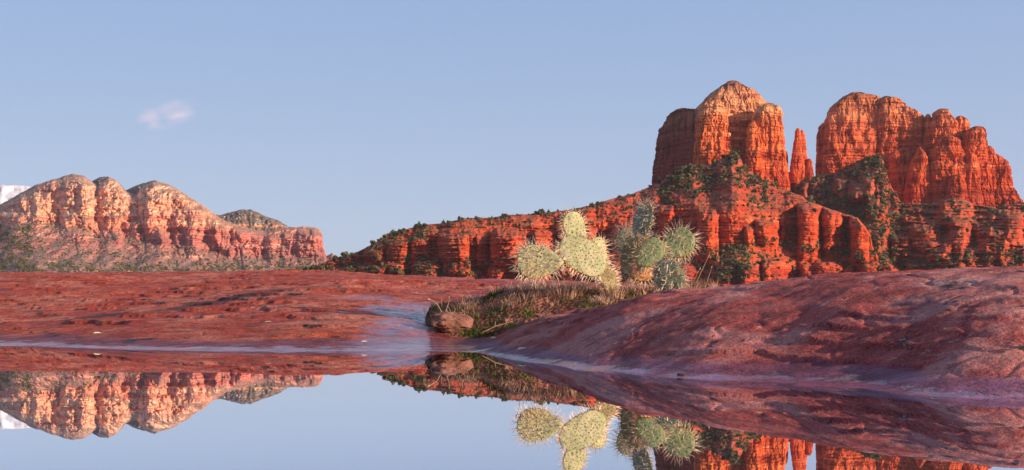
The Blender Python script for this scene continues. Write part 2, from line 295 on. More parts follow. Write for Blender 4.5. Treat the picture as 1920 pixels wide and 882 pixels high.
# ------------------------------------------------------------------ ground sheet (slickrock) in polar rows
def prof(s):
    a = pts(s); return a
COLS = [(-2200, prof('0.3,-.10 2,-.09 4.6,-.02 5.4,0 6.5,.08 9,.2 12,.42 14,.54 17,.50 25,.2')),
        (0, prof('0.3,-.10 2,-.09 4.6,-.02 5.35,0 5.8,.015 6.6,.05 7.6,.075 8.6,.09 10.2,.21 12.2,.42 14,.535 17,.50 25,.2')),
        (300, prof('0.3,-.10 2,-.09 4.0,-.02 4.86,0 5.3,.03 6,.09 6.8,.125 8.2,.125 9.8,.215 12.2,.42 14,.562 17,.50 25,.2')),
        (600, prof('0.3,-.10 2,-.09 4.0,-.02 4.74,0 5.2,.045 6,.125 7,.18 8.4,.215 9.8,.30 11.6,.43 13.5,.545 17,.50 25,.2')),
        (750, prof('0.3,-.10 2,-.09 4.0,-.02 4.80,0 5.2,.03 5.8,.095 7,.155 8.4,.21 9.8,.29 11.6,.41 13.2,.495 17,.45 25,.2')),
        (880, prof('0.3,-.10 2,-.09 3.8,-.02 4.60,0 5.0,.008 5.6,.03 7,.13 8.4,.20 9.8,.28 11.5,.39 12.8,.445 17,.40 25,.2')),
        (1037, prof('0.3,-.10 2,-.07 3.1,-.015 3.69,0 4.05,.045 4.45,.10 4.8,.128 5.2,.12 6.5,.16 9,.24 12,.39 14,.42 25,.2')),
        (1147, prof('0.3,-.10 2,-.06 2.9,-.015 3.30,0 3.5,.05 3.8,.115 4.1,.152 4.6,.16 6.5,.17 9,.24 12,.36 14,.40 25,.2')),
        (1229, prof('0.3,-.10 2,-.05 2.75,-.012 3.13,0 3.35,.06 3.7,.14 4.1,.192 4.6,.20 6.5,.18 9,.22 12,.33 14,.36 25,.2')),
        (1340, prof('0.3,-.10 2,-.04 2.6,-.010 2.95,0 3.15,.06 3.5,.16 3.9,.213 4.5,.22 6.5,.20 9,.22 14,.30 25,.2')),
        (1444, prof('0.3,-.10 2,-.03 2.5,-.008 2.88,0 3.05,.05 3.4,.165 3.8,.233 4.5,.25 6.5,.24 14,.25 25,.2')),
        (1600, prof('0.3,-.10 1.8,-.03 2.4,-.008 2.68,0 2.85,.05 3.2,.18 3.6,.250 4.5,.28 6.5,.28 14,.25 25,.2')),
        (1920, prof('0.3,-.10 1.4,-.03 2.0,-.008 2.27,0 2.5,.06 2.9,.19 3.43,.262 4.5,.29 6.5,.30 14,.25 25,.2')),
        (4200, prof('0.3,-.10 1.4,-.03 1.8,-.008 2.05,0 2.4,.05 2.9,.14 3.6,.22 4.5,.26 6.5,.26 14,.25 25,.2'))]
CPX = np.array([c[0] for c in COLS], float)
CAX = np.arctan((CPX - CX) / F)
RK = np.exp(np.linspace(np.log(0.3), np.log(25), 260))
def msmooth(a, k):
    for _ in range(k): a = np.concatenate([a[:1], (a[:-2] + 2 * a[1:-1] + a[2:]) / 4, a[-1:]])
    return a
CZ = np.array([msmooth(np.interp(RK, c[1][0], c[1][1]), 10) for c in COLS])
BEHIND = np.interp(RK, [0.3, 1.2, 2.2, 3.5, 25], [-.10, -.05, 0, .07, .12])
# pchip-like lateral interpolation on a fine azimuth table
AZT = np.linspace(CAX[0], CAX[-1], 700)
def hermite(xk, yk, x):
    d = np.diff(yk, axis=0) / np.diff(xk)[:, None]
    m = np.zeros_like(yk); s = (d[:-1] * d[1:]) > 0
    m[1:-1] = np.where(s, 2 * d[:-1] * d[1:] / np.where(s, d[:-1] + d[1:], 1), 0)
    i = np.clip(np.searchsorted(xk, x) - 1, 0, len(xk) - 2); h = (xk[i + 1] - xk[i])[:, None]; t = ((x - xk[i]) / (xk[i + 1] - xk[i]))[:, None]
    return (yk[i] * (2 * t**3 - 3 * t**2 + 1) + h * m[i] * (t**3 - 2 * t**2 + t) + yk[i + 1] * (3 * t**2 - 2 * t**3) + h * m[i + 1] * (t**3 - t**2))
ZT = hermite(CAX, CZ, AZT)
def ground_base(az, r):
    """az, r arrays (same shape) -> smooth rock height. r is the depth along +Y inside the view sector"""
    ai = np.clip((az - AZT[0]) / (AZT[-1] - AZT[0]) * 699, 0, 698.999); a0 = ai.astype(int); fa = ai - a0
    ri = np.clip(np.log(np.maximum(r, .3) / 0.3) / np.log(25 / 0.3) * 259, 0, 258.999); r0 = ri.astype(int); fr_ = ri - r0
    z = (ZT[a0, r0] * (1 - fa) * (1 - fr_) + ZT[a0 + 1, r0] * fa * (1 - fr_) + ZT[a0, r0 + 1] * (1 - fa) * fr_ + ZT[a0 + 1, r0 + 1] * fa * fr_)
    zb = BEHIND[r0] * (1 - fr_) + BEHIND[r0 + 1] * fr_
    k = sstep(1.0, 1.5, np.abs(az))
    return z * (1 - k) + zb * k
def ground_h(x, y):
    az = np.arctan2(x, y); rr = np.hypot(x, y); r = rr * np.where(np.abs(az) < 0.9, np.cos(az), np.cos(0.9))
    z = ground_base(az, r)
    land = sstep(0.0, 0.06, z)
    up = np.clip(z, 0, .3)
    n = fbm(x * 1.1, y * 1.1, 0, 4)
    z2 = z + land * (0.012 + .004 * sstep(-.5, .5, x)) * n * np.clip(rr / 5, .7, 2.0)
    # bedding scarps: the rock weathers back in thin steps
    q = z2 + 0.012 * fbm(x * 1.7 + 5, y * 1.7, 3.3, 4)
    q = q + 0.006 * fbm(x * 7, y * 7, 1.3, 4)
    st = 0.034; f = q / st - np.floor(q / st)
    saw = (sstep(0.08, 0.17, f) - f)
    amp = sstep(-0.1, 0.35, fbm(x * 0.9 + 9, y * 0.9, 1.7, 3))
    far = np.clip(rr / 7, .6, 1.0)
    z2 = z2 + land * st * (0.55 - .1 * sstep(0, 1, x)) * saw * amp * far
    lip = perlin(x * .95 + 2, y * 2.6 + 1, 5.2) + .35 * perlin(x * 2.4, y * 4.0, 7.2) + .12 * perlin(x * 9, y * 9, 1.2)
    z2 = z2 - land * .0045 * (sstep(.14, .17, lip) - .6 * sstep(.17, .55, lip)) * sstep(-.2, .6, x) - land * .003 * (sstep(-.30, -.28, lip) - sstep(-.28, .1, lip)) * sstep(-.2, .6, x)
    # pits and scallops
    pit = sstep(0.50, 0.85, perlin(x * 3.1, y * 4.3, 8.8) + 0.35 * perlin(x * 9, y * 11, 2.2))
    z2 = z2 - land * 0.012 * pit * far
    z2 = z2 + land * (0.006 * fbm(x * 8, y * 8, 5, 4) - 0.004 * crk(perlin(x * 1.9, y * 3.1, 4.4) + .3 * perlin(x * 7, y * 7, 1.4), .035) + 0.006 * np.abs(perlin(x * 2.6, y * 3.4, 6.1)) * sstep(-1, 0, x))
    z2 = z2 + (1 - land) * 0.006 * fbm(x * 2.5, y * 2.5, 4, 3) * sstep(-0.1, -0.005, z)
    return np.where(rr > 24, np.minimum(z2, 0.2) - np.minimum(rr - 24, 6000) * 0.0004, z2)
azs = np.concatenate([np.linspace(-math.pi, -0.46, 120, endpoint=False), np.linspace(-0.46, 0.46, 1300), np.linspace(0.46, math.pi, 121)[1:]])
rs = np.concatenate([np.exp(np.linspace(np.log(0.25), np.log(2.0), 60, endpoint=False)), np.exp(np.linspace(np.log(2.0), np.log(18), 860, endpoint=False)),
                     np.exp(np.linspace(np.log(18), np.log(9000), 90))])
AZ, RR = np.meshgrid(azs[:-1], rs, indexing='ij')
GX = np.sin(AZ) * RR; GY = np.cos(AZ) * RR; GZ = ground_h(GX, GY)
V = np.stack([GX, GY, GZ], -1).reshape(-1, 3)
fs = gridfaces(len(azs) - 1, len(rs), wrap=True)[:, ::-1]
V = np.concatenate([V, [[0, 0, -0.1]]]); nc = len(V) - 1
gme = mesh_np('ground', V, fs, M_ground, True)
g = link('ground', gme); tag(g, 'weathered red slickrock sheet around the still pool', kind='structure')
# centre cap of the pool floor
ii = np.arange(len(azs) - 1) * len(rs); capf = np.stack([ii, np.roll(ii, -1), np.full_like(ii, nc)], -1)
cm = mesh_np('pool_bed', V, capf, M_ground, True)
used = np.unique(capf); remap = -np.ones(len(V), int); remap[used] = np.arange(len(used))
bpy.data.meshes.remove(cm); cm = mesh_np('pool_bed', V[used], remap[capf], M_ground, True)
o = link('pool_bed', cm, parent=g); o['kind'] = 'structure'

# still water: one sheet, its edge hidden under the rock all round
wv_ = []; 
ang = np.linspace(-math.pi, math.pi, 181)[:-1]
rad = np.where(np.abs(ang) < 0.9, 6.4 / np.cos(np.clip(ang, -.9, .9)) * 0 + 6.3, 3.4)
wr = np.array([0.0, 1.0]); 
WV = np.concatenate([[[0, 0, 0]], np.stack([np.sin(ang) * rad, np.cos(ang) * rad, 0 * ang], -1)])
k = np.arange(180); wf = np.stack([np.zeros(180, int), 1 + (k + 1) % 180, 1 + k], -1)
wo = link('water', mesh_np('water', WV, wf, M_water)); tag(wo, 'mirror-still rain pool on the red rock', kind='structure')

# ------------------------------------------------------------------ far landforms: traced slopes (sheets with depth) and closed towers
def eval_butt(L, PX, PY, S):
    r = np.zeros_like(PX)
    for b in L:
        cx, top, bot, hw, pr = b[:5]
        u = (PX - cx + 2.5 * perlin(PY / 14.0, cx * 0.37, 0.5)) / hw
        a = np.clip(1 - np.abs(u) ** 2.6, 0, 1) ** 0.6
        h = max(bot - top, 1)
        v = np.sqrt(np.clip((PY - top) / (0.30 * h), 0, 1)) * (1 - sstep(bot, bot + 0.5 * h + 8, PY))
        if pr > 0: r = np.maximum(r, a * v * pr)
        else: r = np.where(r > 0, r, 0) + np.where(a * v > 0, a * v * pr, 0)
    return r
def sheet(name, mat, px0, px1, nu, nv, crest, base, ycrest, cot, relief, back=80.0, label=None, smooth=True, even=None):
    pxs = np.linspace(px0, px1, nu); c = crest(pxs); b = base(pxs)
    c = c - 0.9 * fbm(pxs / 9.0, 3.3, px0, 3) * 1.2
    T = np.linspace(0, 1, nv); PX = np.repeat(pxs[:, None], nv, 1); PY = c[:, None] + (b - c)[:, None] * T[None, :] ** 1.05
    yc = ycrest(pxs); S = yc / F
    dpy = np.diff(PY, axis=1, prepend=PY[:, :1]); dcrest = PY - c[:, None]
    ct = cot(PX, PY, dcrest) + 2.6 * np.exp(-dcrest / 3.0)
    Y = yc[:, None] - np.cumsum(ct * dpy, 1) * S[:, None]
    if even:            # talus spreads out: gullies inherited from the cliff above fade sideways
        kf, wid = even; n = int(wid / (pxs[1] - pxs[0])); g = np.exp(-np.linspace(-2, 2, 2 * n + 1) ** 2); g /= g.sum()
        Yp_ = np.concatenate([np.repeat(Y[:1], n, 0), Y, np.repeat(Y[-1:], n, 0)]); Ys = sum(g[i] * Yp_[i:i + len(Y)] for i in range(2 * n + 1))
        k = kf(PX, PY, dcrest); Y = Y * (1 - k) + Ys * k
    Y = Y - relief(PX, PY, dcrest) * sstep(0, 5, dcrest)
    xx, yy, zz = at(PX, PY, Y); front = np.stack([xx, yy, zz], -1)
    nb = 14; tb = np.linspace(1, 0, nb, endpoint=False)
    cr = front[:, :1, :]
    off = (tb[None, :, None] ** 1.5)
    bk = np.repeat(cr, nb, 1).copy()
    hgt = cr[..., 2]
    bk[..., 1] += back * tb[None, :] ** 1.3 ; bk[..., 2] = hgt - np.maximum(hgt * 0.9, 1) * tb[None, :] ** 2.2
    bk[..., 0] += (bk[..., 1] - cr[..., 1]) * cr[..., 0] / cr[..., 1]
    skirt = front[:, -1:, :].copy(); skirt[..., 2] = -12; skirt[..., 1] -= 20
    allv = np.concatenate([bk, front, skirt], 1)
    n2 = nb + nv + 1
    o = link(name, mesh_np(name, allv.reshape(-1, 3), gridfaces(nu, n2)[:, ::-1], mat, smooth))
    tag(o, label, kind='structure')
    return dict(PX=PX, PY=PY, P=front, crest=c, pxs=pxs)
def loft(rows, D, dr=0.8, n=2.6, seed=0.0, nth=300, nz=240, A=1.0, skew=0.0):
    """closed rock tower; rows = 'py,xl,xr ...' read off its outline, D distance of its middle, dr depth/width"""
    R = np.array([[float(q) for q in p.split(',')] for p in rows.split()]); S = D / F
    py = np.linspace(R[0, 0], R[-1, 0], nz); xl = np.interp(py, R[:, 0], R[:, 1]); xr = np.interp(py, R[:, 0], R[:, 2])
    a0 = (xr[0] - xl[0]) / 2; nc = 26; ph = np.linspace(0.02, math.pi / 2, nc, endpoint=False)
    hcap = min(a0 * 0.35, 5.0)
    cpy = R[0, 0] + hcap * (1 - np.sin(ph)) ; ca = a0 * np.sin(np.arccos(np.clip((np.sin(math.pi/2 - ph) ** 1), -1, 1)))
    # cap rings run from the middle outwards, rising to the top row
    k = np.linspace(0.03, 1, nc, endpoint=False); cpy = R[0, 0] - hcap * (1 - k ** 2.5) + hcap * 0; cxm = (xl[0] + xr[0]) / 2
    py = np.concatenate([cpy, py]); xc = np.concatenate([np.full(nc, cxm), (xl + xr) / 2]); aa = np.concatenate([a0 * k, (xr - xl) / 2])
    amax = np.max((xr - xl) / 2)
    th = np.linspace(0, 2 * math.pi, nth, endpoint=False); ct, sn_ = np.cos(th), np.sin(th)
    ex = np.sign(ct) * np.abs(ct) ** (2 / n); ey = np.sign(sn_) * np.abs(sn_) ** (2 / n)
    PYg = np.repeat(py[None, :], nth, 0)
    Xp = xc[None, :] + aa[None, :] * ex[:, None]; Yd = (aa[None, :] * 0.5 + amax * 0.5 * np.minimum(1, aa[None, :] / (amax * .25))) * dr * ey[:, None] + skew * (Xp - xc[None, :])
    # relief in pixel units, in a frame fixed to the rock
    u, v, w = Xp, Yd, PYg
    fl = fbm(u / 22 + seed, v / 22, w / 42 + seed, 4, 0.55)
    cm_ = sstep(-.25, .35, perlin(u / 18 + 4, v / 18, w / 40 + seed))
    cr = crk(perlin(u / 12 + seed * 2, v / 12, w / 120 + .3 * perlin(u / 6, w / 9, 1.0)), 0.06) * 3.0 + crk(perlin(u / 5, v / 5 + seed, w / 30), 0.10) * 0.6 * cm_
    wz = w + 2.2 * perlin(u / 26, v / 26, seed)
    lay = perlin(seed, 0.2, wz / 9.0); lay = sstep(-.22, .02, lay) - .5 + 0.55 * (sstep(-.2, .05, perlin(3.3, 7.2, wz / 3.6)) - .5) + 0.25 * perlin(1.1, 2.2, wz / 1.5)
    fine = fbm(u / 3.4, v / 3.4, w / 4.0 + seed, 3)
    sc = np.minimum(1, aa[None, :] / 8) * np.minimum(1, np.abs(aa[None, :]) / 4)
    low = sstep(R[-1, 0] - 60, R[-1, 0], w)
    slab = sstep(-.05, .05, perlin(u / 12 + seed, v / 12, w / 30 + seed * 2)) * 1.9 + sstep(-.06, .06, perlin(u / 5.5, v / 5.5 + seed, w / 20)) * 0.6 - 1.3
    d = A * (2.2 * fl + slab - cr * (1 + .4 * low) + 1.5 * lay + 0.45 * fine) * sc
    nx = ct; ny = sn_
    Xp = Xp + d * nx[:, None] * 0.8; Yd = Yd + d * ny[:, None] * 1.4
    Yw = D + Yd * S
    X = (Xp - CX) * S; Z = CAMZ + (HY - PYg - 0.5 * A * fine * sc) * S
    V = np.stack([X, Yw, Z], -1).reshape(-1, 3); f = gridfaces(nth, len(py), wrap=True)
    top = V.reshape(nth, len(py), 3)[:, 0].mean(0)
    V = np.concatenate([V, [top]]); i = np.arange(nth) * len(py)
    tri = np.stack([(np.roll(i, -1)), i, np.full(nth, len(V) - 1), np.full(nth, len(V) - 1)], -1)
    return V, f, tri[:, :3]
def tower(name, mat, lofts, label):
    vs, qs, off, mats = [], [], 0, []
    for kw in lofts:
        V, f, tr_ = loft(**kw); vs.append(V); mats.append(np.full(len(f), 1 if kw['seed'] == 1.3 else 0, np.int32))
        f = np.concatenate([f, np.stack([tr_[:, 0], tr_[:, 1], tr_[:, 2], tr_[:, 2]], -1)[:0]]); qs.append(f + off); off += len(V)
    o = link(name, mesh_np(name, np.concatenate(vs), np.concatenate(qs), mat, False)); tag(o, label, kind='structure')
    if mat == M_tower: o.data.materials.append(M_varnish_shade); o.data.polygons.foreach_set('material_index', np.concatenate(mats))
    return o

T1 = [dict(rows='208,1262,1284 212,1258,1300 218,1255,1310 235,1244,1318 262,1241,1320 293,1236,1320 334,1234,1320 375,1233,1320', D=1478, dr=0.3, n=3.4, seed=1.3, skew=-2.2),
      dict(rows='156,1362,1386 163,1350,1394 169,1341,1412 177,1331,1420 184,1324,1426 192,1318,1434 203,1306,1442 215,1300,1448 240,1297,1452 300,1297,1452 375,1297,1455', D=1462, dr=0.48, n=2.6, seed=2.7, nth=460, A=.8),
      dict(rows='196,1318,1350 203,1312,1358 215,1308,1362 232,1305,1363 260,1304,1364 300,1302,1365 345,1301,1368', D=1418, dr=0.75, n=3.0, seed=3.9),
      dict(rows='250,1362,1369 262,1361,1371 300,1360,1373 340,1359,1375', D=1412, dr=1.0, seed=4.1, nth=120),
      dict(rows='198,1428,1450 201,1422,1460 209,1417,1464 222,1411,1465 245,1403,1468 282,1401,1470 320,1401,1474 375,1400,1480', D=1420, dr=0.75, n=3.0, seed=5.2),
      dict(rows='228,1406,1414 240,1402,1420 280,1399,1424 340,1397,1430', D=1404, dr=1.0, seed=5.9, nth=140)]
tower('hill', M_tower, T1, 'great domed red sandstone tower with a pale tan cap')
SPI = [dict(rows='242,1493,1499 248,1491,1501 262,1490,1504 285,1486,1506 315,1482,1508 345,1480,1510', D=1436, dr=.9, seed=1.1, nth=180, A=.5),
       dict(rows='245,1501,1505 252,1500,1508 268,1500,1511 290,1500,1513 315,1499,1515 345,1498,1517', D=1438, dr=.9, seed=2.1, nth=160, A=.5),
       dict(rows='299,1514,1520 304,1512,1523 320,1510,1525 345,1508,1527', D=1434, dr=.9, seed=3.1, nth=140, A=.4),
       dict(rows='285,1472.5,1475.5 292,1471,1477 330,1470,1479 350,1469,1480', D=1446, dr=1, seed=3.6, nth=90, A=.3)]
tower('hill', M_butte, SPI, 'slender twin rock spires between the two great buttes')
B2 = [dict(rows='232,1540,1548 240,1535,1558 256,1531,1560 300,1531,1562 345,1530,1565', D=1486, dr=.8, seed=1.8, nth=200, A=.7),
      dict(rows='178.5,1590,1620 181,1582,1640 190,1572,1652 198,1562,1656 206,1554,1658 222,1549,1660 250,1544,1662 290,1541,1664 340,1537,1668 370,1536,1670', D=1478, dr=0.5, n=3.4, seed=6.2, nth=440, A=.9),
      dict(rows='183,1654,1668 186,1650,1684 192,1647,1692 204,1644,1702 240,1642,1706 300,1640,1712 375,1640,1716', D=1466, dr=0.7, n=2.8, seed=7.4, A=1.0),
      dict(rows='201,1692,1702 208,1688,1716 218,1686,1728 228,1684,1734 260,1682,1738 300,1680,1740 390,1676,1742', D=1460, dr=0.7, n=2.8, seed=8.4, A=1.0),
      dict(rows='286,1672,1684 294,1668,1690 320,1666,1693 375,1663,1696 395,1662,1698', D=1434, dr=.9, seed=9.3, nth=220, A=.8),
      dict(rows='280,1686,1700 288,1684,1706 330,1682,1708 395,1680,1712', D=1438, dr=.9, seed=9.9, nth=220, A=.8)]
tower('hill', M_butte, B2, 'broad flat topped red butte with sheer striped face')
B3 = [dict(rows='215,1737,1742 222,1734,1746 240,1732,1750 300,1730,1756 395,1726,1760', D=1448, dr=.9, seed=1.6, nth=200, A=.6),
      dict(rows='207,1757,1773 212,1752,1777 222,1747,1784 235,1742,1793 260,1736,1798 320,1730,1806 400,1722,1812', D=1444, dr=.75, n=2.8, seed=2.6, nth=320),
      dict(rows='219,1795,1803 225,1792,1812 240,1790,1817 280,1786,1822 400,1780,1826', D=1448, dr=.8, seed=3.3, nth=220, A=.8),
      dict(rows='276,1722,1726 290,1716,1734 320,1704,1742 350,1698,1748 400,1690,1752', D=1418, dr=.8, seed=4.4, nth=260, A=.8),
      dict(rows='256,1766,1782 264,1758,1796 280,1750,1802 310,1744,1808 400,1738,1812', D=1412, dr=.7, n=2.8, seed=5.5, nth=320),
      dict(rows='240,1822,1836 244,1814,1841 262,1808,1846 300,1803,1850 350,1800,1856 400,1796,1862', D=1426, dr=.85, n=3, seed=6.6, nth=300),
      dict(rows='275,1849,1856 280,1847,1862 300,1844,1868 350,1842,1872 400,1838,1878', D=1430, dr=.9, seed=7.7, nth=220, A=.8),
      dict(rows='290,1864,1870 296,1860,1878 306,1858,1886 320,1856,1891 348,1854,1896 368,1850,1906 378,1846,1913 400,1840,1920', D=1434, dr=.85, n=2.4, seed=8.8, nth=280, A=.9),
      dict(rows='330,1786,1800 340,1778,1808 360,1776,1812 400,1772,1818', D=1396, dr=.8, seed=9.1, nth=200, A=.7),
      dict(rows='290,1815,1826 305,1812,1834 350,1808,1838 400,1806,1842', D=1404, dr=.8, seed=9.6, nth=200, A=.7)]
tower('hill', M_butte, B3, 'jagged stepped red butte of clustered pillars')

# --- long ridge in front (F)
r_crest = curve('540,509 560,508.6 629,485 651,479.5 680,468.5 713,448.5 753,432 793,423 837,417.5 873,409.5 925,408 954,403 997,401.5 1052,395.6 1085,390 1118,383 1150,372 1187,363 1216,352 1234,343 1265,328 1303,312 1336,308 1360,294 1372,286 1385,291 1400,318 1431,338 1458,352 1476,358 1500,366 1520,378 1550,390 1580,400 1607,408 1622,425 1632,440 1636,463 1650,485 1670,495 1685,508 1700,530')
r_ctop = curve('560,500 650,485 700,475 730,462 830,440 880,445 950,438 1000,430 1050,420 1150,415 1210,392 1232,386 1300,392 1350,400 1414,412 1460,410 1497,382 1539,382 1560,392 1600,408 1640,440 1700,470')
r_cbot = curve('560,505 650,492 700,482 730,478 830,482 880,484 980,484 1050,478 1100,472 1200,455 1250,440 1310,464 1380,460 1414,447 1460,448 1497,458 1540,456 1600,472 1640,472 1700,480')
r_c2top = curve('560,520 740,500 800,492 860,488 960,494 1050,505 1100,515 1360,515 1380,500 1430,486 1500,490 1600,490 1650,490 1700,500')
r_c2bot = curve('560,530 740,540 1360,540 1380,530 1700,524')
RB = [(1249, 385, 438, 17, 16), (1325, 392, 462, 19, 22), (1340, 400, 468, 8, 10), (1437, 412, 447, 23, 22), (1408, 425, 450, 12, 12), (1517, 379, 457, 22, 34), (1530, 392, 458, 9, 8), (1555, 388, 454, 15, 24), (1569, 396, 455, 10, 14),
      (1612, 404, 470, 19, 26), (1628, 420, 472, 9, 12), (1475, 405, 440, 12, 8),
      (1449, 486, 527, 21, 20), (1405, 496, 530, 22, 14), (1515, 492, 526, 16, 16), (1550, 489, 524, 30, 22), (1630, 490, 520, 18, 20), (1664, 492, 520, 18, 20), (1590, 498, 524, 12, 9),
      (852, 438, 480, 30, 24), (903, 440, 482, 14, 10), (955, 432, 482, 38, 26), (1020, 430, 480, 26, 18), (1060, 420, 475, 18, 16), (1100, 425, 470, 20, 16), (1175, 415, 455, 22, 18), (1205, 405, 450, 12, 12),
      (745, 452, 476, 20, 12), (790, 446, 478, 18, 12), (705, 470, 484, 16, 8), (800, 488, 530, 30, 18), (860, 484, 530, 34, 20), (927, 498, 532, 14, 14), (1000, 492, 530, 30, 14), (700, 500, 520, 26, 10), (740, 495, 522, 18, 10),
      (888, 432, 500, 7, -16), (996, 425, 470, 8, -18), (1134, 420, 470, 14, -26), (1280, 385, 430, 16, -18), (965, 496, 530, 14, -16), (1480, 396, 450, 9, -14), (1585, 405, 452, 7, -14)]
def led(PX, PY, w, sd):
    q = perlin(PX / 60 + sd, PY / w + 0.8 * perlin(PX / 45, PY / 30, sd), sd) + .5 * perlin(PX / 25, PY / (w * .45), sd + 3)
    return sstep(-0.15, 0.2, q)
def cotF(PX, PY, dc):
    wob = 4 * perlin(PX / 12, PY / 40, 2.0)
    m1 = sstep(-3, 1, PY + wob - r_ctop(PX)) * (1 - sstep(-1, 4, PY - wob - r_cbot(PX)))
    m2 = sstep(-3, 1, PY + wob - r_c2top(PX)) * (1 - sstep(-1, 4, PY - r_c2bot(PX)))
    m = np.maximum(m1, m2); l = led(PX, PY, 7.0, 1.0); k = sstep(-.3, .25, perlin(PX / 40, PY / 22, 3.9)); tal = (1.5 - .95 * k) + (0.6 + 1.7 * k) * l
    return tal * (1 - m) + (0.10 + .5 * (1 - led(PX, PY, 5, 8.8))) * m
def relF(PX, PY, dc):
    wob = 2.0 * perlin(PX / 10, PY / 12, 4.4)
    r = eval_butt(RB, PX + wob, PY + wob * 1.5, .55)
    m1 = sstep(-8, 2, PY - r_ctop(PX)) * (1 - sstep(0, 25, PY - r_cbot(PX))); m1 = np.maximum(m1, sstep(-8, 2, PY - r_c2top(PX)))
    rib = 8.0 * fbm(PX / 34, PY / 70, 1.1, 4) + 1.3 * fbm(PX / 7, PY / 16, 2.1, 3) - 2.0 * crk(perlin(PX / 16, PY / 30, 5.5), .09) + 3.0 * sstep(-.05, .05, perlin(PX / 20, PY / 17, 9.1)) + 1.2 * sstep(-.06, .06, perlin(PX / 8, PY / 8, 2.9)) + 4.0 * (led(PX, PY, 4.5, 7.0) - .5) + 2.0 * (led(PX, PY, 2.2, 6.0) - .5)
    sl = 7 * fbm(PX / 60, PY / 45, 7.7, 4) + 1.6 * fbm(PX / 7, PY / 5, 9.9, 3)
    fine = 0.8 * fbm(PX / 3, PY / 2.6, 3.1, 2)
    return 1.4 * r + rib * (0.22 + 0.60 * m1 * (1 - .45 * sstep(1150, 1300, PX))) + sl * (1 - .5 * m1) + fine
ycF = curve('500,1280 900,1275 1100,1290 1234,1325 1400,1325 1500,1306 1600,1292 1720,1262')
SF = sheet('hill', M_ridge, 540, 1702, 1000, 330, r_crest, lambda x: x * 0 + 548.0, ycF, cotF, relF, even=(lambda a, b, d: .9 * sstep(6, 30, d), 42.0), label='long red layered ridge climbing to the foot of the domed tower')

# --- saddle slopes behind (E)
e_crest = curve('1440,330 1470,317 1482,324 1500,330 1530,331 1562,326 1593,315 1610,303 1622,295 1645,290 1656,300 1664,330 1672,352 1690,380 1740,384 1780,374 1800,372 1830,384 1868,390 1911,380 1960,376 2100,380 2300,400')
ycE = curve('1440,1480 1476,1470 1500,1445 1530,1430 1560,1425 1640,1420 1668,1402 1700,1380 1760,1366 2300,1350')
EB = [(1608, 338, 366, 20, 16), (1625, 332, 366, 14, 14), (1577, 336, 352, 13, 10), (1637, 372, 396, 14, 12), (1655, 382, 400, 10, 10), (1508, 342, 366, 6, 14), (1690, 440, 470, 20, 12), (1735, 420, 460, 30, 14), (1800, 410, 440, 22, 14), (1860, 420, 470, 34, 16), (1900, 400, 440, 20, 16), (1760, 455, 480, 26, 12), (1830, 462, 485, 20, 10)]
def cotE(PX, PY, dc):
    rk = sstep(1650, 1700, PX) * (1 - sstep(470, 485, PY)); l = led(PX, PY, 7.5, 2.2)
    return (1.0 + 0.5 * l) * (1 - rk) + rk * (0.75 + 1.7 * l)
def relE(PX, PY, dc):
    wob = 2.5 * perlin(PX / 10, PY / 12, 4.4)
    return 1.7 * eval_butt(EB, PX + wob, PY + wob, .55) + 10 * fbm(PX / 50, PY / 40, 3.7, 4) + 5 * (led(PX, PY, 5, 3.3) - .5) * sstep(1640, 1700, PX) + 2.0 * fbm(PX / 8, PY / 7, 9.9, 3) + 3.5 * crk(-perlin(PX / 30 + .3, PY / 90, 2.2), .25)
SE = sheet('hill', M_saddle, 1440, 2300, 700, 240, e_crest, lambda x: x * 0 + 545.0, ycE, cotE, relE, even=(lambda a, b, d: .8 * sstep(8, 40, d), 26.0), label='brushy saddle and ledgy red slopes below the two far buttes')

# --- left mountain
m_crest = curve('-400,440 -200,408 -60,392 0,384 20,373 43,360 67,347 90,339 107,335 122,329 137,326 150,328 157,330 173,341 184,350 193,341 203,333 217,337 230,353 240,361 255,366 268,350 287,341 310,343 333,355 360,372 383,387 407,405 417,412 440,420 460,426 480,432 500,435 516,430 533,428 567,425 585,426 597,429 604,437 606,463 612,480 623,475 631,486 640,508 660,540')
m_cbot = curve('-400,470 -100,430 0,420 55,413 100,416 123,417 160,425 207,432 240,445 283,453 333,463 400,471 467,481 520,478 560,480 610,488 660,500')
MB = [(143, 338, 420, 34, 45), (205, 338, 430, 18, 30), (240, 370, 440, 20, 26), (285, 362, 452, 24, 38), (325, 400, 462, 14, 30), (352, 392, 462, 26, 48), (408, 415, 470, 17, 40), (450, 430, 478, 11, 32), (478, 436, 480, 10, 26), (506, 440, 478, 9, 24), (538, 436, 476, 9, 22), (560, 430, 470, 14, 22), (594, 432, 480, 14, 34), (60, 385, 412, 24, 18), (313, 372, 408, 7, -26), (391, 408, 456, 7, -42), (314, 425, 462, 8, -34), (185, 352, 372, 10, -22), (428, 425, 475, 4, -20),
      (155, 436, 465, 12, 26), (172, 448, 470, 12, 22), (190, 474, 498, 16, 20), (300, 478, 490, 14, 14), (330, 462, 485, 16, 18), (348, 490, 500, 8, 10), (485, 488, 508, 30, 30), (390, 470, 490, 16, 16), (95, 445, 470, 18, 14)]
def cotM(PX, PY, dc):
    wob = 5 * perlin(PX / 14, PY / 40, 2.0)
    m1 = sstep(6, 26, dc) * (1 - sstep(-2, 5, PY + wob - m_cbot(PX)))
    wside = 1 - sstep(30, 110, PX)
    m1 = m1 * (1 - 0.55 * wside)
    l = led(PX, PY, 9, 3.3)
    return (1.9 + 1.1 * l) * (1 - m1) + m1 * (0.22 + 0.55 * l)
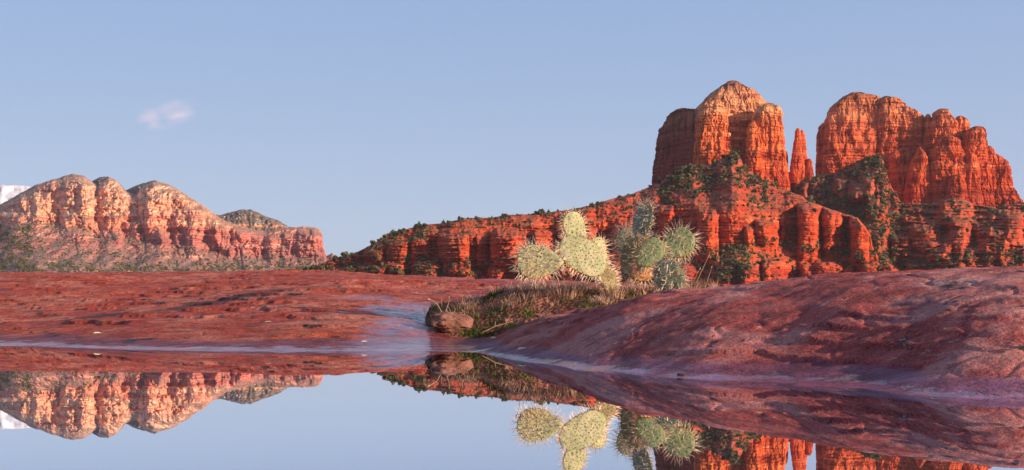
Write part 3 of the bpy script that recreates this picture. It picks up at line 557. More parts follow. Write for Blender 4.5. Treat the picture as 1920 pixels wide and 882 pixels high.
def relM(PX, PY, dc):
    wob = 2.5 * perlin(PX / 9, PY / 14, 4.4)
    m1 = sstep(2, 16, dc) * (1 - sstep(0, 30, PY - m_cbot(PX)))
    return (0.5 * eval_butt([b for b in MB if b[1] < 432], PX + 2.5 * wob - .12 * (PY - 380), PY + wob, 1.25) + 0.4 * eval_butt([b for b in MB if b[1] >= 432 and b[0] > 100], PX + wob, PY + wob, 1.25) + m1 * (7 * sstep(-.06, .06, perlin((PX - PY * .35) / 24, PY / 24, 6.1)) + 4 * sstep(-.06, .06, perlin(PX / 10, PY / 22, 7.7)) + 15 * fbm((PX - PY * .4) / 34, PY / 44, 4.1, 3) + 5 * (led(PX, PY, 6, 5.5) - .5) + 2 * fbm(PX / 6, PY / 12, 5.1, 3) - 4 * crk(perlin(PX / 11, PY / 40, 1.2), .10))
            + (1 - m1) * 13 * ridged((PX + PY * 1.9) / 60, PY / 70, 2.2, 4) + 12 * fbm((PX + PY) / 40, PY / 22, 8.1, 3) + 16 * ridged((PX + PY * 1.2 + 60) / 50, PY / 60, 5.2, 2) + 3.5 * fbm(PX / 4, PY / 3.5, 3.1, 3))
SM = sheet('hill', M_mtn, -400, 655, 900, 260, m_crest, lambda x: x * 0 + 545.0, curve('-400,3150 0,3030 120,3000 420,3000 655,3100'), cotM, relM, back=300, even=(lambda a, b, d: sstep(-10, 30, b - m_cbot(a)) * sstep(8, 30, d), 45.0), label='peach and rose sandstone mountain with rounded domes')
m2_crest = curve('100,380 150,352 165,346 178,337 187,333 203,331 225,345 235,357 250,351 267,344 290,338 310,346 380,400 412,404 430,398 450,394 470,393 480,397 500,407 520,412 540,425 562,430 600,450')
SM2 = sheet('hill', M_mtnveg, 100, 600, 400, 120, m2_crest, lambda x: x * 0 + 500.0, curve('100,3420 300,3300 600,3300'), lambda a, b, d: 0.9 + 0.8 * led(a, b, 8, 4.4),
            lambda a, b, d: 26 * ridged(a / 26, b / 40, 2.9, 4) + 6 * fbm(a / 5, b / 5, 1.0, 3), back=300, label='dark wooded knolls with patches of snow behind the pale mountain')
SM3 = sheet('hill', M_snow, -500, 140, 200, 50, curve('-500,358 -60,347 0,347 30,348 48,349 62,352 80,358 100,368 140,390'), lambda x: x * 0 + 480.0, lambda x: x * 0 + 6500.0, lambda a, b, d: 1.6 + 0 * a,
            lambda a, b, d: 40 * fbm(a / 20, b / 14, 2, 3), back=600, label='distant snow covered mesa')

# ------------------------------------------------------------------ shrubs
def shrub_proto(n, seed, q=0.30):
    r = np.random.RandomState(seed); vs = []; fs_ = []
    for i in range(n):
        d = r.normal(size=3); d /= np.linalg.norm(d); rad_ = r.uniform(0.25, 1.0) ** 0.5
        c = d * rad_ * np.array([0.62, 0.62, 0.5]) * (0.8 + 0.35 * math.sin(3 * d[0] + seed) * math.cos(2.3 * d[1])) + np.array([0, 0, 0.45])
        a = r.normal(size=3); a /= np.linalg.norm(a); b = np.cross(a, r.normal(size=3)); b /= np.linalg.norm(b)
        s = q * r.uniform(0.6, 1.3); k = len(vs)
        vs += [c - a * s - b * s * .7, c + a * s - b * s, c + a * s * .8 + b * s, c - a * s * .6 + b * s * .8]; fs_.append([k, k + 1, k + 2, k + 3])
    return np.array(vs), np.array(fs_)
def dens_F(px, py, d):
    w = 0.30 + 0 * px
    w += 1.6 * np.exp(-((d - 1) / 4) ** 2) * (px < 1240)
    w += 1.6 * (px < 800) * (d < 32) + 0.7 * (px < 700) + 0.9 * (px > 700) * (px < 1000) * (py > r_cbot(px) - 6) * (py < r_cbot(px) + 18)
    w += 3.6 * (px > 1234) * (px < 1440) * (d < 34) + 1.6 * (px > 1234) * (px < 1440) * (d >= 34) * (d < 60)
    w += 4.0 * np.exp(-((px - 1375) / 42) ** 2 - ((py - 497) / 34) ** 2) + 2.2 * (px > 1330) * (py > r_cbot(px)) * (py < r_cbot(px) + 16)
    w += 2.0 * (px > 600) * (px < 900) * (py > 500)
    cl = (py > r_ctop(px)) & (py < r_cbot(px)); return np.where(cl, w * 0.08, w)
def dens_E(px, py, d):
    w = 9.0 * (1 - sstep(1655, 1710, px)) + 0.8 + 6.0 * sstep(462, 485, py) + 1.4 * (px > 1650) * (d < 14)
    rocks = (px > 1560) & (px < 1642) & (py > 332) & (py < 366); return np.where(rocks, w * .12, w)
def dens_M(px, py, d):
    return 0.35 * (py > m_cbot(px)) + 1.4 * sstep(488, 506, py) + 0.9 * (px < 60) * (py > 420) + 0.01
def scatter(S_, dens, n, seed):
    r = np.random.RandomState(seed); PX, PY, P = S_['PX'][:, 1:-1], S_['PY'][:, 1:-1], S_['P'][:, 1:-1]
    w = np.maximum(dens(PX, PY, PY - S_['crest'][:, None]), 0) * np.gradient(PY, axis=1)
    clump = np.clip(0.55 + 1.5 * perlin(PX / 11, PY / 8, 6.6), 0.05, 2); w = (w * clump * (PY < 532) * (PX < 1960)* (PX > -60)).ravel(); cs = np.cumsum(w)
    i = np.searchsorted(cs, r.uniform(0, cs[-1], n)); return P.reshape(-1, 3)[i], PX.ravel()[i], PY.ravel()[i], (PY - S_['crest'][:, None]).ravel()[i]
def sizes(n, seed, a, b, p=2.2): return a + (b - a) * np.random.RandomState(seed).uniform(0, 1, n) ** p
NF, NE, NM = 5200, 8500, 8000
pf = scatter(SF, dens_F, NF, 1); pe = scatter(SE, dens_E, NE, 2); pm = scatter(SM, dens_M, NM, 3)
sf = sizes(NF, 4, 0.8, 2.9, 2.0); se = sizes(NE, 5, 1.0, 3.0, 1.8); sm = sizes(NM, 6, 1.4, 3.6, 2.0)
sf = np.where(pf[3] < 4.5, sf * 1.25, sf)
LOW = [shrub_proto(20, 10 + k, .36) for k in range(6)]; HI = [shrub_proto(70, 40 + k, .2)for k in range(4)]
def bake(name, P, s, mats, seed, label):
    r = np.random.RandomState(seed); vs, fs_, off = [], [], 0
    for k, (pv, pf_) in enumerate(LOW):
        idx = np.arange(k, len(P), len(LOW)); a = r.uniform(0, 6.28, len(idx)); c, sn_ = np.cos(a), np.sin(a)
        sx = s[idx] * r.uniform(.8, 1.3, len(idx)); sz = s[idx] * r.uniform(.7, 1.25, len(idx))
        x = (pv[None, :, 0] * c[:, None] - pv[None, :, 1] * sn_[:, None]) * sx[:, None]; y = (pv[None, :, 0] * sn_[:, None] + pv[None, :, 1] * c[:, None]) * sx[:, None]
        z = pv[None, :, 2] * sz[:, None] - .12 * sz[:, None]
        v = np.stack([x, y, z], -1) + P[idx][:, None, :]; vs.append(v.reshape(-1, 3))
        fs_.append((pf_[None] + (np.arange(len(idx)) * len(pv))[:, None, None]).reshape(-1, 4) + off); off += len(idx) * len(pv)
    me = mesh_np(name, np.concatenate(vs), np.concatenate(fs_), mats[0]); me.materials.append(mats[1])
    mi = np.repeat(r.uniform(0, 1, (len(me.polygons) + 19) // 20) > .62, 20)[:len(me.polygons)].astype(np.int32); me.polygons.foreach_set('material_index', mi)
    o = link(name, me); tag(o, label, kind='stuff'); return o
# the 300 largest in view are shrubs of their own, the others one mass per hillside
app = np.concatenate([sf / pf[0][:, 1] * np.where(pf[3] < 6, 1.7, 1), se / pe[0][:, 1] * .8]); order = np.argsort(-app)[:300]
own = np.zeros(len(app), bool); own[order] = True; ownF, ownE = own[:NF], own[NF:]
bake('shrubbery', pf[0][~ownF], sf[~ownF], (M_shrub, M_shrub2), 11, 'small junipers and brush dotting the long red ridge')
bake('shrubbery', pe[0][~ownE], se[~ownE], (M_shrub, M_shrub2), 12, 'dark brush covering the saddle below the far buttes')
bake('shrubbery', pm[0], sm, (M_shrub, M_shrub2), 13, 'grey green brush on the lower slopes of the peach mountain')
hm = []
for k, (v, f) in enumerate(HI):
    me = mesh_np('juniper_shrub', v, f, M_shrub if k != 3 else M_shrub2); hm.append(me)
zones = [(lambda x, y, d: d < 6 and x < 800, 'juniper on the steep end of the red ridge skyline, above the slickrock crest', 'junipers on the steep ridge end'),
         (lambda x, y, d: d < 6 and x < 1240, 'juniper standing out against the sky along the long ridge crest', 'junipers along the ridge crest'),
         (lambda x, y, d: x < 1000, 'bushy juniper on the ledges of the low end of the red ridge', 'junipers on the low ridge ledges'),
         (lambda x, y, d: x < 1234, 'bushy juniper on the ridge slope behind the cacti', 'junipers on the slope behind the cacti'),
         (lambda x, y, d: d < 60 and x < 1460, 'bushy juniper on the talus cone at the foot of the domed tower', 'junipers at the foot of the domed tower'),
         (lambda x, y, d: True, 'bushy juniper among the short orange cliffs below the domed tower', 'junipers among the short orange cliffs')]
for n_, i in enumerate(order):
    isF = i < NF; src = pf if isF else pe; j = i if isF else i - NF
    p = src[0][j]; s_ = float((sf if isF else se)[j]); x, y, d = src[1][j], src[2][j], src[3][j]
    o = link('juniper_shrub', hm[n_ % 4 if rnd.random() < .8 else 3]); o.location = (float(p[0]), float(p[1]), float(p[2]) - s_ * .1)
    o.rotation_euler = (0, 0, rnd.uniform(0, 6.28)); k = s_ * (0.95 if d >= 6 else rnd.choice((.8, .9, 1.1, 1.6))); o.scale = (k, k, k * rnd.uniform(.8, 1.3))
    if not isF: tag(o, 'bushy juniper in the brushy saddle below the far buttes', 'shrub', 'junipers in the brushy saddle')
    else:
        for fn, lb, gp in zones:
            if fn(x, y, d): tag(o, lb, 'shrub', gp); break

# ------------------------------------------------------------------ islet of soil with plants
i_front = curve('780,6.00 800,5.75 830,5.50 900,5.40 960,5.32 1037,5.25 1147,5.0 1240,4.85 1360,4.8')
i_top = curve('780,.075 800,.145 850,.175 900,.195 950,.235 1000,.250 1100,.245 1200,.232 1300,.250 1345,.245 1365,.19')
def islet_h(x, y):
    px = CX + x / y * F; fr_ = i_front(px); zt = i_top(px) + 0 * x; g_ = ground_h(x, y)
    t = np.clip((y - fr_) / (6.15 - fr_), 0, 1); b = 1 - sstep(6.35, 7.3, y)
    side = sstep(779, 812, px + 6 * perlin(y * 4, 0.3, .2)) * (1 - sstep(1345, 1372, px))
    rise = (1 - (1 - t) ** 2.0) * b * side
    n = 0.016 * fbm(x * 6, y * 6, 1.3, 4) * np.clip(rise * 3, 0, 1)
    return np.where(rise > 0.0, g_ * (1 - np.clip(rise * 1.5, 0, 1)) + (np.clip(rise * 1.5, 0, 1)) * (0.02 + (zt - 0.02) * rise) + n, g_) - 0.012 * (rise < 0.02)
ipx = np.linspace(772, 1378, 330); iy = np.linspace(4.75, 7.5, 260)
IPX, IY = np.meshgrid(ipx, iy, indexing='ij'); IX = (IPX - CX) / F * IY; IZ = islet_h(IX, IY)
tag(link('soil_bank', mesh_np('soil_bank', np.stack([IX, IY, IZ], -1).reshape(-1, 3), gridfaces(330, 260)[:, ::-1], M_soil, True)), 'low bank of red soil between the slickrock slabs', kind='structure')
def ih(px, y):
    x = np.array([(px - CX) / F * y]); return float(islet_h(x, np.array([y]))[0])

def lumpy_mesh(name, size, mat, seed, amp=.18, n=48, flat=.0, box=2.6):
    th = np.linspace(0, 2 * math.pi, n, endpoint=False); ph = np.linspace(-math.pi / 2, math.pi / 2, n // 2)
    T_, Q = np.meshgrid(th, ph, indexing='ij'); e = 2 / box
    sg = lambda v: np.sign(v) * np.abs(v) ** e
    d = np.stack([sg(np.cos(Q)) * sg(np.cos(T_)), sg(np.cos(Q)) * sg(np.sin(T_)), sg(np.sin(Q))], -1)
    r = 1 + amp * fbm(d[..., 0] * 1.3 + seed, d[..., 1] * 1.3, d[..., 2] * 1.3, 4)
    v = d * r[..., None] * np.array(size); return mesh_np(name, v.reshape(-1, 3), gridfaces(n, n // 2, wrap=True), mat, True)
bx_, by_, bz_ = at(850, 604, 5.62)
o = link('boulder', lumpy_mesh('boulder', (.096, .075, .044), M_boulder, 3.2, .22, 120, box=2.3), loc=(bx_, by_, bz_ - .004)); o.rotation_euler = (0.05, 0.10, .3)
tag(o, 'rounded brown boulder at the pool edge, half sunk in moss', 'boulder')
x_, y_, z_ = at(1083, 566, 5.9)
o = link('rock_slab', lumpy_mesh('rock_slab', (.11, .07, .036), M_boulder, 8.1, .25, 80, box=2.8), loc=(x_, y_, z_ - .012)); o.rotation_euler = (.1, .12, .5)
tag(o, 'flat pinkish rock lying in front of the pale cactus', 'rock')
def ground_pt(px, py):
    """where the sight line of a photo pixel meets the near rock"""
    r = np.linspace(2.0, 16, 5000); x = (px - CX) / F * r; z = CAMZ + (HY - py) * r / F
    h_ = ground_h(x, r); k = np.argmax(h_ >= z); return float(x[k]), float(r[k]), float(h_[k])
for (px, py, s_, lb) in [(1278, 703, .007, 'small dark stone at the waterline of the right slab, casting a reflection')]:
    x_, y_, z_ = ground_pt(px, py)
    o = link('stone', lumpy_mesh('stone', (s_ * 1.5, s_ * 1.2, s_ * (.8 if s_ > .008 else .35)), M_wetstone, px * .1, .35, 30), loc=(x_, y_, max(z_, 0) + s_ * .1)); tag(o, lb, 'stone')

for k, (px, y, s_) in enumerate([(932, 5.46, .008), (948, 5.55, .011), (1012, 5.5, .009), (1030, 5.62, .013), (985, 5.45, .006), (1062, 5.4, .008), (1105, 5.45, .010), (872, 5.42, .009), (838, 5.44, .006)]):
    x_ = (px - CX) / F * y; z_ = ih(px, y)
    o = link('stone', lumpy_mesh('stone', (s_ * 1.4, s_ * 1.1, s_ * .8), M_boulder, k * 3.7, .4, 24), loc=(x_, y, z_ + s_ * .2)); o.rotation_euler = (0, 0, k); tag(o, 'small stone scattered on the bare soil of the bank', 'stone', 'small stones on the soil bank')
# blades
def blades(P, L, tilt, az, w, seed, bend=.5, mat=None, name='blades'):
    """curved tapering blades, 3 segments each"""
    n = len(P); r = np.random.RandomState(seed); vs = np.zeros((n, 7, 3)); dirx = np.stack([np.cos(az), np.sin(az), 0 * az], -1); side = np.stack([-np.sin(az + r.uniform(-.8, .8, n)), np.cos(az), 0 * az], -1)
    p = P.copy(); t_ = tilt.copy()
    for k in range(3):
        ww = w * (1 - k * .28); vs[:, 2 * k] = p - side * ww[:, None] / 2; vs[:, 2 * k + 1] = p + side * ww[:, None] / 2
        p = p + (dirx * np.sin(t_)[:, None] + np.array([0, 0, 1]) * np.cos(t_)[:, None]) * (L / 3)[:, None]; t_ = t_ + bend * r.uniform(.3, 1.2, n)
    vs[:, 6] = p
    f = np.array([[0, 1, 3, 2], [2, 3, 5, 4], [4, 5, 6, 6]])
    o3 = np.arange(n) * 7
    q = (f[None, :2] + o3[:, None, None]).reshape(-1, 4); tr3 = np.array([4, 5, 6])[None] + o3[:, None]
    V = vs.reshape(-1, 3); me = bpy.data.meshes.new(name)
    m1, m2 = len(q), len(tr3); loops = np.concatenate([q.ravel(), tr3.ravel()]).astype(np.int32)
    me.vertices.add(len(V)); me.vertices.foreach_set('co', V.astype(np.float32).ravel()); me.loops.add(len(loops)); me.loops.foreach_set('vertex_index', loops)
    me.polygons.add(m1 + m2); me.polygons.foreach_set('loop_start', np.concatenate([np.arange(m1) * 4, m1 * 4 + np.arange(m2) * 3]).astype(np.int32))
    me.polygons.foreach_set('loop_total', np.concatenate([np.full(m1, 4), np.full(m2, 3)]).astype(np.int32)); me.update(calc_edges=True); me.materials.append(mat); return me
def scat_islet(n, seed, dens):
    r = np.random.RandomState(seed); PXs = r.uniform(782, 1368, n * 8); Ys = r.uniform(4.9, 7.1, n * 8); w = dens(PXs, Ys)
    k = r.uniform(0, 1, len(w)) < w; PXs, Ys = PXs[k][:n], Ys[k][:n]; xs = (PXs - CX) / F * Ys
    zs = islet_h(xs, Ys); gz = ground_h(xs, Ys); ok = zs > gz + .006
    return np.stack([xs, Ys, zs], -1)[ok], PXs[ok]
def scrpy(px, y): return y
cl = lambda px, y, s, o: np.clip(.5 + 1.9 * perlin(px / 38 + s, y * 5, o), 0, 1)
P_, px_ = scat_islet(9500, 21, lambda px, y: cl(px, y, 0, 1.1) * (0.25 + 0.75 * sstep(900, 1000, px)) * sstep(5.55, 5.95, y))
r = np.random.RandomState(31); n = len(P_)
tag(link('dry_grass', blades(P_, r.uniform(.02, .095, n) * r.uniform(.5, 1.1, n), r.uniform(0, 1.1, n), r.uniform(0, 6.28, n), r.uniform(.0018, .0034, n), 1, .6, M_dry)), 'pinkish dry grass matted around the cacti', kind='stuff')
P_, px_ = scat_islet(9000, 22, lambda px, y: np.maximum(sstep(.35, .7, cl(px, y, 4, 2.1)) * .8, 0) * np.maximum(1 - sstep(5.6, 5.9, y), .35) + .6 * np.exp(-((px - 1190) / 60) ** 2) + .9 * np.exp(-((px - 905) / 60) ** 2 - ((y - 5.55) / .25) ** 2) + .9 * np.exp(-((px - 805) / 26) ** 2))
n = len(P_)
tag(link('moss', blades(P_, r.uniform(.008, .026, n), r.uniform(0, 1.2, n), r.uniform(0, 6.28, n), r.uniform(.003, .006, n), 2, .3, M_moss)), 'bright green moss and short grass on the soil bank', kind='stuff')
def tuft(px, py, y, n, L, spread, lb, mat=M_dry, group=None, up=.9, nm='grass_tuft'):
    x0 = (px - CX) / F * y; a = r.uniform(0, 6.28, n); rr_ = spread * np.sqrt(r.uniform(0, 1, n))
    P0 = np.stack([rr_ * np.cos(a), rr_ * np.sin(a), 0 * a], -1)
    z0 = islet_h(x0 + P0[:, 0], y + P0[:, 1]); zc = ih(px, y); P0[:, 2] = z0 - zc - .003
    me = blades(P0, L * r.uniform(.55, 1.1, n), np.abs(r.normal(0, .5, n)) * up, a, r.uniform(.0016, .003, n), int(px), .7, mat)
    o = link(nm, me, loc=(x0, y, zc)); tag(o, lb, 'grass tuft', group); return o
tuft(1128, 575, 5.55, 260, .055, .055, 'round pale tuft of dead grass beside the flat pinkish rock', up=1.2)
tuft(1150, 545, 5.68, 240, .10, .045, 'tall straw tuft between the two cacti', up=.8)
tuft(1205, 540, 5.8, 160, .075, .05, 'dead grass tuft at the foot of the green cactus, under its dried pad', up=1.0)
tuft(1300, 540, 6.0, 220, .075, .05, 'straw tuft on the far side of the green cactus, by the seed stalks', up=1.0)
tuft(1330, 545, 6.1, 120, .05, .04, 'last low tuft at the end of the bank, against the big slab')
tuft(1060, 545, 5.75, 260, .08, .09, 'reddish grass clump under the pale cactus pads', up=1.0)
tuft(985, 545, 6.05, 160, .07, .06, 'thin grass clump below the round spiny pad', up=.9)
tuft(930, 555, 6.0, 150, .06, .06, 'grey green clump where the bank meets the far slab', mat=M_moss)
tuft(955, 585, 5.7, 110, .055, .04, 'pinkish tuft on the bare soil in the middle of the bank', up=1.2)
tuft(796, 600, 5.78, 200, .03, .035, 'dark moss cushion wedged between the boulder and the wet rock', mat=M_moss, up=1.3)
tuft(915, 610, 5.50, 260, .035, .07, 'wide green moss cushion spilling beside the boulder', mat=M_moss, up=1.3)
tuft(890, 625, 5.44, 160, .022, .05, 'low bright moss cushion at the very toe of the bank', mat=M_moss, up=1.3)
tuft(875, 575, 5.85, 140, .05, .06, 'short dry tuft on the bank top just past the boulder', up=1.1)
tuft(1005, 560, 5.8, 140, .05, .05, 'matted reddish tuft below the gap between round pad and largest pad', up=1.2)
tuft(820, 585, 5.8, 60, .04, .04, 'short tuft behind the boulder')
def tube_mesh(name, paths, mat, k=5):
    vs, fs_, off = [], [], 0
    for P0, R0 in paths:
        P0 = np.array(P0, float); m = len(P0)
        for i in range(m):
            d = P0[min(i + 1, m - 1)] - P0[max(i - 1, 0)]; d /= np.linalg.norm(d) + 1e-9; a = np.cross(d, [.3, .5, .81]); a /= np.linalg.norm(a); b = np.cross(d, a)
            for j in range(k):
                q = 2 * math.pi * j / k; vs.append(P0[i] + R0[i] * (math.cos(q) * a + math.sin(q) * b))
        for i in range(m - 1):
            for j in range(k): fs_.append([off + i * k + j, off + i * k + (j + 1) % k, off + (i + 1) * k + (j + 1) % k, off + (i + 1) * k + j])
        off += m * k
    return mesh_np(name, np.array(vs), np.array(fs_), mat, True)
for (px, bpy_, tx, ty, lb) in [(1300, 535, 1328, 482, 'tallest thin seed stalk right of the green cactus'), (1292, 538, 1312, 505, 'short bent seed stalk beside the green cactus'), (1322, 540, 1334, 502, 'seed stalk at the end of the bank'), (975, 545, 968, 500, 'lone seed stalk in front of the round spiny pad'), (830, 580, 805, 562, 'bent straw behind the boulder, leaning away from the bank'), (835, 580, 842, 558, 'upright straw behind the boulder')]:
    y = 6.0 if px > 900 else 5.8; a = np.array(at(px, bpy_, y)); a[2] = ih(px, y); b = np.array(at(tx, ty, y - .02)); mid = (a + b) / 2 + np.array([.006, .01, .01])
    P0 = [a, (a + mid) / 2, mid, (mid + b) / 2 + [0.002, 0, .004], b]
    st = link('seed_stalk', tube_mesh('seed_stalk', [([q - a for q in P0], [.0013, .0012, .0011, .001, .0008])], M_straw), loc=tuple(a)); tag(st, lb, 'stalk', 'dry seed stalks')
    link('seed_head', tube_mesh('seed_head', [([b - a - (b - mid) * .12, b - a + (b - mid) * .05, b - a + (b - mid) * .2], [.001, .003, .0008])], M_straw), parent=st)
a = np.array(at(905, 603, 5.5)); a[2] = ih(905, 5.5) + .01; b = np.array(at(962, 600, 5.5)); b[2] = ih(962, 5.5) + .014
o = link('twig', tube_mesh('twig', [([np.zeros(3), (b - a) * .4 + [0, 0, .006], (b - a) * .7 + [0, 0, .002], b - a], [.0022, .003, .0025, .0015]), ([(b - a) * .4 + [0, 0, .006], (b - a) * .35 + [.01, .01, .03]], [.002, .001])], M_twig), loc=tuple(a)); tag(o, 'fallen twig lying on the bare soil beside the moss', 'twig')
lv = [(979, 657, 1.3, 'pale curled leaf on the wet rim below the soil bank, longer of a pair'), (974, 659, .7, 'small pale leaf chip touching a longer leaf on the wet rim'), (883, 655, .8, 'pale leaf scrap just past the boulder on the wet rock'), (925, 636, .9, 'pale leaf at the toe of the mossy bank'), (683, 643, .8, 'small leaf on the left waterline, mirrored in the pool'), (591, 609, 1.0, 'pale leaf on the flat of the low left lobe'), (502, 606, 1.0, 'leaf scrap lying on the low left lobe near its top'), (182, 627, 1.0, 'light leaf on the wet band of the left shore')]
for px, py, s_, lb in lv:
    x_, y_, z_ = ground_pt(px, py); s2 = .010 * s_ * y_ / 4.5
    v = np.array([[-1.4, 0, 0], [-.5, -.55, .18], [.6, -.45, .25], [1.4, 0, .1], [.6, .45, .3], [-.5, .55, .22], [0, 0, .05]]) * s2
    f = np.array([[0, 1, 6, 5], [1, 2, 3, 6], [6, 3, 4, 5]]); me = mesh_np('fallen_leaf', np.concatenate([v, v + [0, 0, s2 * .12]]), np.concatenate([f[:, ::-1], f + 7]), M_leaf)
    o = link('fallen_leaf', me, loc=(x_, y_, z_ + .003)); o.rotation_euler = (.25, 0, rnd.uniform(-.7, .7)); tag(o, lb, 'leaf', 'leaves fallen on the rock')

# ------------------------------------------------------------------ prickly pears
def pad(root, rootloc, base, tip, wid, Y, yaw=0.0, tilt=0.0, dy=0.0, mat=None, seed=0, sp=1.0, face_sp=1.0, fuzz=.25, thick=.017, egg=.25, label=None, name='pad', short=False):
    """one obovate pad: base and tip are photo pixels, wid its true width in photo pixels at distance Y; yaw turns its face (radians, + = faces +X)"""
    r = np.random.RandomState(seed + 100); B = np.array(at(base[0], base[1], Y)); T_ = np.array(at(tip[0], tip[1], Y + dy)); ax = T_ - B; L = np.linalg.norm(ax); ax /= L
    nrm = np.array([math.sin(yaw), -math.cos(yaw), math.sin(tilt)]); nrm -= ax * nrm.dot(ax); nrm /= np.linalg.norm(nrm); sd_ = np.cross(ax, nrm)
    hw = wid * Y / F / 2
    def outline(s):    # half width along the pad, s 0..1
        s = np.clip(s, 0, 1); q = s ** (1.25 + egg * 1.2); return hw * np.sqrt(np.clip(1 - (2 * q - 1) ** 2, 0, 1)) ** .95
    ns, nt = 44, 48; ss = (1 - np.cos(np.linspace(0, math.pi, ns))) / 2; th = np.linspace(0, 2 * math.pi, nt, endpoint=False)
    S_, T2 = np.meshgrid(ss, th, indexing='ij'); w = outline(S_); tk = thick * (0.35 + 0.65 * np.sqrt(np.clip(w / hw, 0, 1))) * np.clip(w / hw * 3, 0, 1)
    ct, st = np.cos(T2), np.sin(T2); fx = np.sign(ct) * np.abs(ct) ** .85
    bumpn = .0022 * perlin(S_ * 5 + seed, T2 * 0 + ct * 2.2, st * .8 + seed)
    curve_ = .12 * L * (S_ - .5) ** 2 * math.sin(seed * 2.1) + .10 * (w * ct) ** 2 / hw * math.cos(seed)
    wob = 1 + .09 * perlin(S_ * 3 + seed, ct * 1.3, seed * .7)
    V = B + ax * (S_ * L)[..., None] + sd_ * (w * fx * wob)[..., None] + nrm * (tk / 2 * np.sign(st) * np.abs(st) ** .8 + bumpn * np.sign(st) + curve_)[..., None]
    f = gridfaces(ns, nt); q = np.arange(ns - 1)
    f2 = np.stack([q * nt + nt - 1, (q + 1) * nt + nt - 1, (q + 1) * nt, q * nt], -1); f = np.concatenate([f, f2])
    RL = np.array(rootloc)
    o = link(name, mesh_np(name, V.reshape(-1, 3) - RL, f, mat, True), parent=root)
    if label: o['label'] = label
    # areoles: staggered rows on both faces, a closer row along the rim
    A, N, E = [], [], []
    stepa = .0195
    for fs_ in (1, -1):
        row = 0; s0 = .10 * L
        while s0 < L * .97:
            s1 = s0 / L; ww = float(outline(s1)); u = -ww + (stepa * .5 if row % 2 else stepa)
            while u < ww - stepa * .35:
                uu = u + r.normal(0, .0027); tt = np.clip(uu / max(ww, 1e-6), -1, 1)
                tkk = thick * (0.35 + 0.65 * math.sqrt(ww / hw)) / 2 * (1 - tt * tt) ** .4
                cv = .12 * L * (s1 - .5) ** 2 * math.sin(seed * 2.1) + .10 * uu ** 2 / hw * math.cos(seed)
                A.append(B + ax * (s1 * L + r.normal(0, .0025)) + sd_ * uu + nrm * (fs_ * tkk + cv)); N.append(nrm * fs_ + sd_ * tt * .5 + ax * (s1 - .5) * .5); E.append(0); u += stepa
            s0 += stepa * .80; row += 1
    per = int(2 * (L + hw) / (stepa * .62))
    for i in range(per):
        a_ = i / per * 2 * math.pi; s1 = .5 - .5 * math.cos(a_ / 2 + (0 if i < 0 else 0)) if False else None
        s1 = (1 - math.cos(a_)) / 2; sg = 1 if a_ < math.pi else -1; s1 = min(max(s1, .04), .995); ww = float(outline(s1))
        dw = float(outline(min(s1 + .02, 1)) - outline(max(s1 - .02, 0))) / (.04 * L); nn = sd_ * sg - ax * dw; nn /= np.linalg.norm(nn)
        cv = .12 * L * (s1 - .5) ** 2 * math.sin(seed * 2.1) + .10 * ww ** 2 / hw * math.cos(seed)
        A.append(B + ax * s1 * L + sd_ * sg * ww + nrm * cv); N.append(nn); E.append(1)
    vs, fs2, av, af, fv, ff = [], [], [], [], [], []
    def cone(p, d, Ls, R0, vv, fl):
        d = d / np.linalg.norm(d); a = np.cross(d, [.2, .9, .4]); a /= np.linalg.norm(a); b = np.cross(d, a); k = len(vv)
        for j in range(3): vv.append(p + R0 * (math.cos(j * 2.094) * a + math.sin(j * 2.094) * b))
        for j in range(3): vv.append(p + d * Ls + .25 * R0 * (math.cos(j * 2.094) * a + math.sin(j * 2.094) * b))
        for j in range(3): fl.append([k + j, k + (j + 1) % 3, k + 3 + (j + 1) % 3, k + 3 + j])
    for p, nn, e in zip(A, N, E):
        nn = nn / np.linalg.norm(nn); cnt = (r.randint(2, 6) if e else r.randint(1, 5)); 
        if not e and r.uniform() > face_sp: cnt = 0
        for _ in range(cnt):
            d = nn + r.normal(0, .42 if e else .75, 3) + np.array([0, 0, -.25 if not e else 0]) 
            if not e and d.dot(nn) < .12: d = d + nn * (.2 - d.dot(nn))
            Ls = sp * (r.uniform(.018, .046) if e else r.uniform(.016, .040)) * (.5 if short and not e else 1)
            cone(p, d, Ls, .0012, vs, fs2)
        big = e and r.uniform() < fuzz + .1
        for _ in range(7 if big else 3): cone(p + r.normal(0, .0012, 3), nn + r.normal(0, .6, 3), .0065 if big else .0035, .0018 if big else .0021, fv if big else av, ff if big else af)
    na = len(af); k0 = len(av); av += fv; af += [[q + k0 for q in f_] for f_ in ff]
    for nm, v_, f_, m_ in (('spines', vs, fs2, M_spine), ('areoles', av, af, M_areole)):
        if v_:
            c_ = link(nm, mesh_np(nm, np.array(v_) - RL, np.array(f_), m_), parent=o)
            if nm == 'areoles':
                c_.data.materials.append(M_fuzz); mi = np.zeros(len(f_), np.int32); mi[na:] = 1; c_.data.polygons.foreach_set('material_index', mi)
def cactus(px, y, lb):
    x = (px - CX) / F * y; z = ih(px, y) - .01; e = bpy.data.objects.new('prickly_pear_cactus', None); COL.objects.link(e); e.location = (x, y, z); e.empty_display_size = .1
    tag(e, lb, 'cactus'); return e, (x, y, z)
bpy.context.view_layer.update()
c1, l1 = cactus(1140, 5.73, 'prickly pear with pale yellow green pads, a round pad held out over the slickrock')
pad(c1, l1, (1058, 492), (969, 491), 63, 5.64, yaw=.25, tilt=.1, mat=M_padl, seed=1, sp=1.15, face_sp=.95, fuzz=.1, egg=.3, label='round pale pad held out sideways, covered in long spines')
pad(c1, l1, (1134, 506), (1052, 452), 70, 5.68, yaw=.55, tilt=.1, mat=M_padl, seed=2, sp=.9, face_sp=.45, fuzz=.25, egg=-.25, short=True, label='largest pale yellow green pad, nearly bare face with dark dots')
